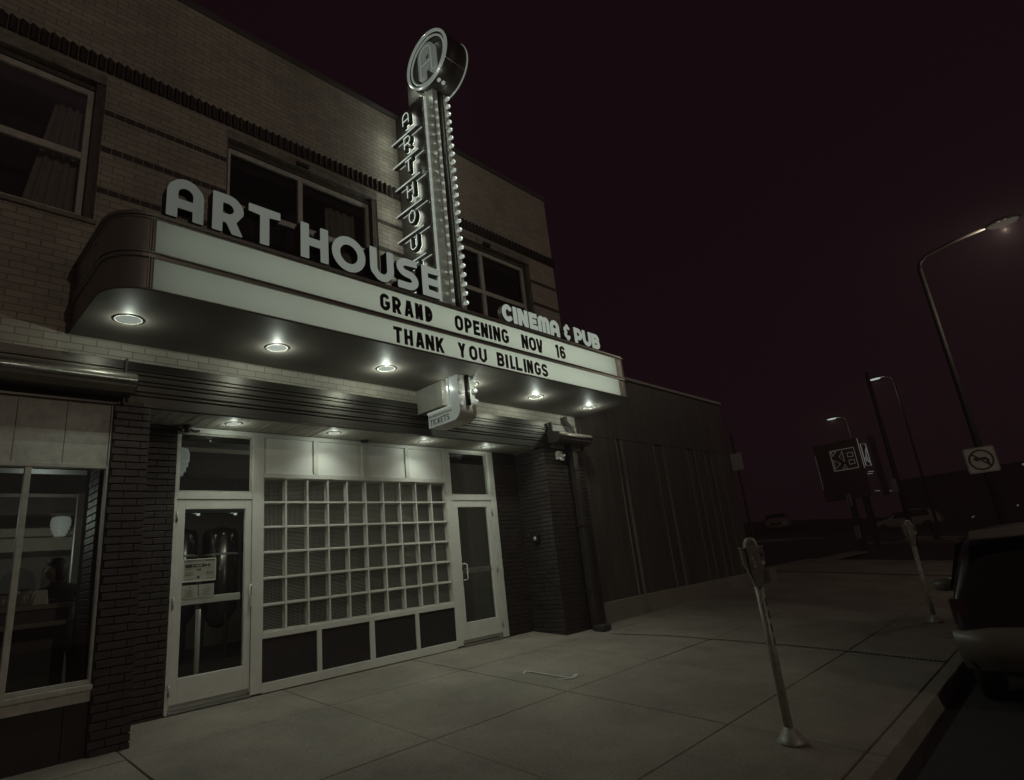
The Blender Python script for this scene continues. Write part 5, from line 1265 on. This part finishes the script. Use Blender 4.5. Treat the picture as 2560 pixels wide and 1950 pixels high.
# counter with jars and a person behind it
ct = thing("bar_counter", "two level wooden bar counter inside the restaurant window", "counter", (0.5, 8.4, 0))
bm = B(); box(bm, -3, 1.66, 8.05, 8.45, 1.135, 1.185); obj("upper_top", bm, M_ROOMW, ct, bevel=0.01)
bm = B(); box(bm, -3, 1.62, 8.10, 8.40, 0.0, 1.13); obj("front", bm, M_ROOMD, ct)
bm = B(); box(bm, -3, 1.72, 7.66, 8.03, 0.965, 1.01); obj("lower_ledge", bm, M_ROOMW, ct, bevel=0.01)
M_JAR = glass("jar_glass", (0.6, 0.58, 0.52), 0.12)
for k, x in enumerate((0.78, 0.93, 1.08, 1.25, 1.38)):
    tall = 0.17 if k in (1, 3) else 0.14
    j = thing("jar", ["smoked glass jar at the left end of the bar row", "tall lidded jar second along the bar row", "wide pale jar in the middle of the bar row", "tall faceted jar beside the pale napkin holder", "pale napkin holder at the right end of the bar row"][k], "jar" if k < 4 else "napkin holder", (x, 8.2, 1.186), "jars on the bar counter" if k < 4 else None)
    bm = B()
    if k < 4: lathe(bm, [(0.0, 1.186), (0.055, 1.186), (0.06, 1.21), (0.06, 1.186+tall*0.8), (0.045, 1.186+tall*0.9), (0.0, 1.186+tall*0.9)], (x, 8.2, 0), 14); obj("body", bm, mat("jar_contents", (0.28, 0.25, 0.21), 0.3), j, smooth=True); bm = B(); lathe(bm, [(0.0, 1.187+tall*0.9), (0.05, 1.187+tall*0.9), (0.05, 1.186+tall), (0.0, 1.19+tall)], (x, 8.2, 0), 14); obj("lid", bm, M_POLE, j)
    else:
        prism(bm, [(-0.07, 1.186), (0.07, 1.186), (0.05, 1.33), (-0.05, 1.33)], lambda p: (x+p[0], 8.14, p[1]), lambda p: (x+p[0], 8.26, p[1])); obj("body", bm, M_PAPER, j, bevel=0.01); bm = B(); tube(bm, [(x-0.02, 8.2, 1.331), (x-0.02, 8.2, 1.345), (x+0.02, 8.2, 1.345), (x+0.02, 8.2, 1.331)], 0.004, 6); obj("clip", bm, M_POLE, j)
def skin_mesh(name, verts, edges, radii, m, parent, levels=2):
    me = bpy.data.meshes.new(name); me.from_pydata(verts, edges, []); o = link(bpy.data.objects.new(name, me))
    s = o.modifiers.new("Skin", 'SKIN'); s.use_smooth_shade = True
    sub = o.modifiers.new("Subdivision", 'SUBSURF'); sub.levels = levels; sub.render_levels = levels
    if not me.skin_vertices: 
        bpy.context.view_layer.objects.active = o
    for i, r in enumerate(radii): me.skin_vertices[0].data[i].radius = (r if isinstance(r, tuple) else (r, r))
    me.skin_vertices[0].data[0].use_root = True
    dg = bpy.context.evaluated_depsgraph_get(); ev = o.evaluated_get(dg); nm = bpy.data.meshes.new_from_object(ev)
    o.modifiers.clear(); o.data = nm; nm.materials.clear()
    for x in (m if isinstance(m, list) else [m]): nm.materials.append(x)
    for p in nm.polygons: p.use_smooth = True
    if parent: put(o, parent)
    return o
pe = thing("person", "person in a dark coat with dark hair leaning over the bar inside the restaurant window", "person", (1.72, 8.78, -0.05))
px, py = 1.70, 8.80
V_ = [(px+.02, py+.12, 0.82), (px, py+.06, 1.0), (px-.03, py-.02, 1.20), (px-.05, py-.05, 1.33), (px-.09, py-.08, 1.42), (px-.11, py-.09, 1.49), (px-.12, py-.095, 1.56), (px-.12, py-.09, 1.61),
      (px+.10, py-.04, 1.33), (px+.19, py-.12, 1.18), (px+.08, py-.30, 1.20), (px-.02, py-.40, 1.215),
      (px-.20, py-.02, 1.32), (px-.27, py-.12, 1.17), (px-.22, py-.32, 1.20), (px-.14, py-.42, 1.215),
      (px-.214, py-.105, 1.535), (px+.12, py+.08, 0.80), (px+.12, py-.14, 0.62), (px+.12, py-.16, 0.05), (px-.08, py+.08, 0.80), (px-.10, py-.14, 0.62), (px-.10, py-.16, 0.05)]
E_ = [(0, 1), (1, 2), (2, 3), (3, 4), (4, 5), (5, 6), (6, 7), (3, 8), (8, 9), (9, 10), (10, 11), (3, 12), (12, 13), (13, 14), (14, 15), (6, 16), (0, 17), (17, 18), (18, 19), (0, 20), (20, 21), (21, 22)]
R_ = [.14, .13, .14, .10, .052, .075, .088, .07, .07, .052, .042, .032, .07, .052, .042, .032, .015, .09, .07, .05, .09, .07, .05]
body = skin_mesh("body", V_, E_, R_, [M_COAT, M_SKIN], pe)
for p in body.data.polygons:
    if p.center.z > 1.42: p.material_index = 1
bm = B(); lathe(bm, [(0.0, 0.13), (0.06, 0.115), (0.10, 0.06), (0.108, 0.0), (0.10, -0.09), (0.07, -0.15)], (px-.105, py-.065, 1.575), 18)
for v in bm.verts:
    if v.co.x < px-.125 and v.co.z < 1.625: v.co.x += 0.075
obj("hair", bm, M_HAIR, pe, smooth=True)
bm = B(); lathe(bm, [(0.0, -0.004), (0.007, 0.0), (0.0, 0.004)], (px-0.192, py-0.135, 1.556), 8, axis='X'); obj("eye", bm, M_HAIR, pe, smooth=True)
# bright tanks glimpsed through the left door
for k, x in enumerate((4.35, 5.15, 5.95)):
    tk = thing("brewing_tank", ["leftmost polished brewing tank behind the left door glass", "middle polished brewing tank behind the left door glass", "rightmost polished brewing tank behind the left door glass"][k], "tank", (x, 13.2, 0), "brewing tanks behind the bar")
    bm = B(); lathe(bm, [(0.0, 0.5), (0.15, 0.55), (0.34, 0.85), (0.34, 2.3), (0.30, 2.42), (0.0, 2.5)], (x, 13.2, 0), 24); obj("vessel", bm, M_TANK, tk, smooth=True)
    bm = B(); lathe(bm, [(0.345, 1.9), (0.36, 1.92), (0.345, 1.94)], (x, 13.2, 0), 24); obj("band", bm, M_CHROME, tk, smooth=True)
    for a in (0.6, 2.7, 4.8):
        bm = B(); tube(bm, [(x+0.28*math.cos(a), 13.2+0.28*math.sin(a), -0.04), (x+0.28*math.cos(a), 13.2+0.28*math.sin(a), 0.8)], 0.025, 8); obj("leg", bm, M_TANK, tk)
trk = thing("track_light", "dark track with small spot lamps above the brewing tanks", "track light", (5, 12.4, 2.75))
bm = B(); box(bm, 3.4, 6.4, 12.3, 12.42, 2.66, 2.80); obj("rail", bm, M_BLACK, trk)
for k, x in enumerate((3.7, 4.4, 5.1, 6.0)):
    bm = B(); lathe(bm, [(0.0, -0.02), (0.03, -0.015), (0.032, 0.02), (0.0, 0.03)], (x, 12.36, 2.64), 10); obj("spot_lamp", bm, G_DISC, trk, smooth=True)
    lamp("spot", 'POINT', (x, 12.5, 2.58), 0.2, trk, size=0.02)
# posters stuck to the left door glass
YP = Y0+0.012+0.018
po = thing("poster", "framed paper poster with an arrow banner stuck inside the left door glass", "poster", (2.70, YP, 1.385))
bm = B(); box(bm, 2.527, 2.872, YP+0.012, YP+0.016, 1.265, 1.50); obj("sheet", bm, M_PAPER, po)
bm = B()
for q in ((2.522, 2.877, 1.496, 1.507), (2.522, 2.877, 1.258, 1.268), (2.522, 2.530, 1.268, 1.496), (2.869, 2.877, 1.268, 1.496)): box(bm, q[0], q[1], YP+0.004, YP+0.011, q[2], q[3])
obj("poster_frame", bm, M_ALU, po)
bm = B(); box(bm, 2.55, 2.62, YP+0.0095, YP+0.0115, 1.415, 1.45); box(bm, 2.63, 2.75, YP+0.0095, YP+0.0115, 1.415, 1.45)
for x in (2.757, 2.793): prism(bm, [(x, 1.413), (x, 1.452), (x+0.034, 1.4325)], lambda p: (p[0], YP+0.0095, p[1]), lambda p: (p[0], YP+0.0115, p[1]))
text_bm(bm, "PUB", (2.665, YP+0.0115, 1.375), 0, 0.022, 0, 0.002, wr=0.7, t=0.2); lathe(bm, [(0.0, -0.001), (0.014, -0.001), (0.014, 0.001)], (2.69, YP+0.0105, 1.305), 14, axis='Y'); obj("printing", bm, M_INK, po)
bm = B(); text_bm(bm, "CINEMA", (2.637, YP+0.0090, 1.422), 0, 0.021, 0, 0.001, wr=0.66, t=0.2); obj("banner_lettering", bm, M_PAPER, po)
bm = B()
for z in (1.48, 1.395, 1.36, 1.345, 1.33, 1.285):
    for x0_, x1_ in ((2.55, 2.63), (2.77, 2.85)): box(bm, x0_, x1_, YP+0.0100, YP+0.0115, z, z+0.004)
obj("small_print", bm, M_INK2, po)
for k, x in enumerate((2.525, 2.70)):
    n_ = thing("notice_sheet", ["left of two plain notice sheets under the framed poster", "right of two plain notice sheets under the framed poster"][k], "notice", (x+0.085, YP, 1.16))
    bm = B(); box(bm, x, x+0.165, YP+0.012, YP+0.015, 1.08, 1.225); obj("sheet", bm, M_PAPER, n_)
    bm = B(); lathe(bm, [(0, -0.001), (0.008, -0.001), (0.008, 0.001)], (x+0.083, YP+0.0105, 1.205), 10, axis='Y')
    for i in range(5): box(bm, x+0.03, x+0.135-0.02*(i % 2), YP+0.0100, YP+0.0115, 1.175-0.018*i, 1.178-0.018*i)
    obj("small_print", bm, M_INK2, n_)
st_ = thing("crowd_post", "pale stanchion post standing inside behind the left door glass", "post", (3.0, 8.3, -0.05))
bm = B(); tube(bm, [(3.0, 8.3, -0.03), (3.0, 8.3, 0.95)], 0.028, 10); obj("post", bm, M_ALU, st_, smooth=True)
bm = B(); lathe(bm, [(0.17, -0.045), (0.16, -0.025), (0.03, -0.01), (0.0, -0.01)], (3.0, 8.3, 0), 18); obj("foot", bm, M_ALU, st_, smooth=True)
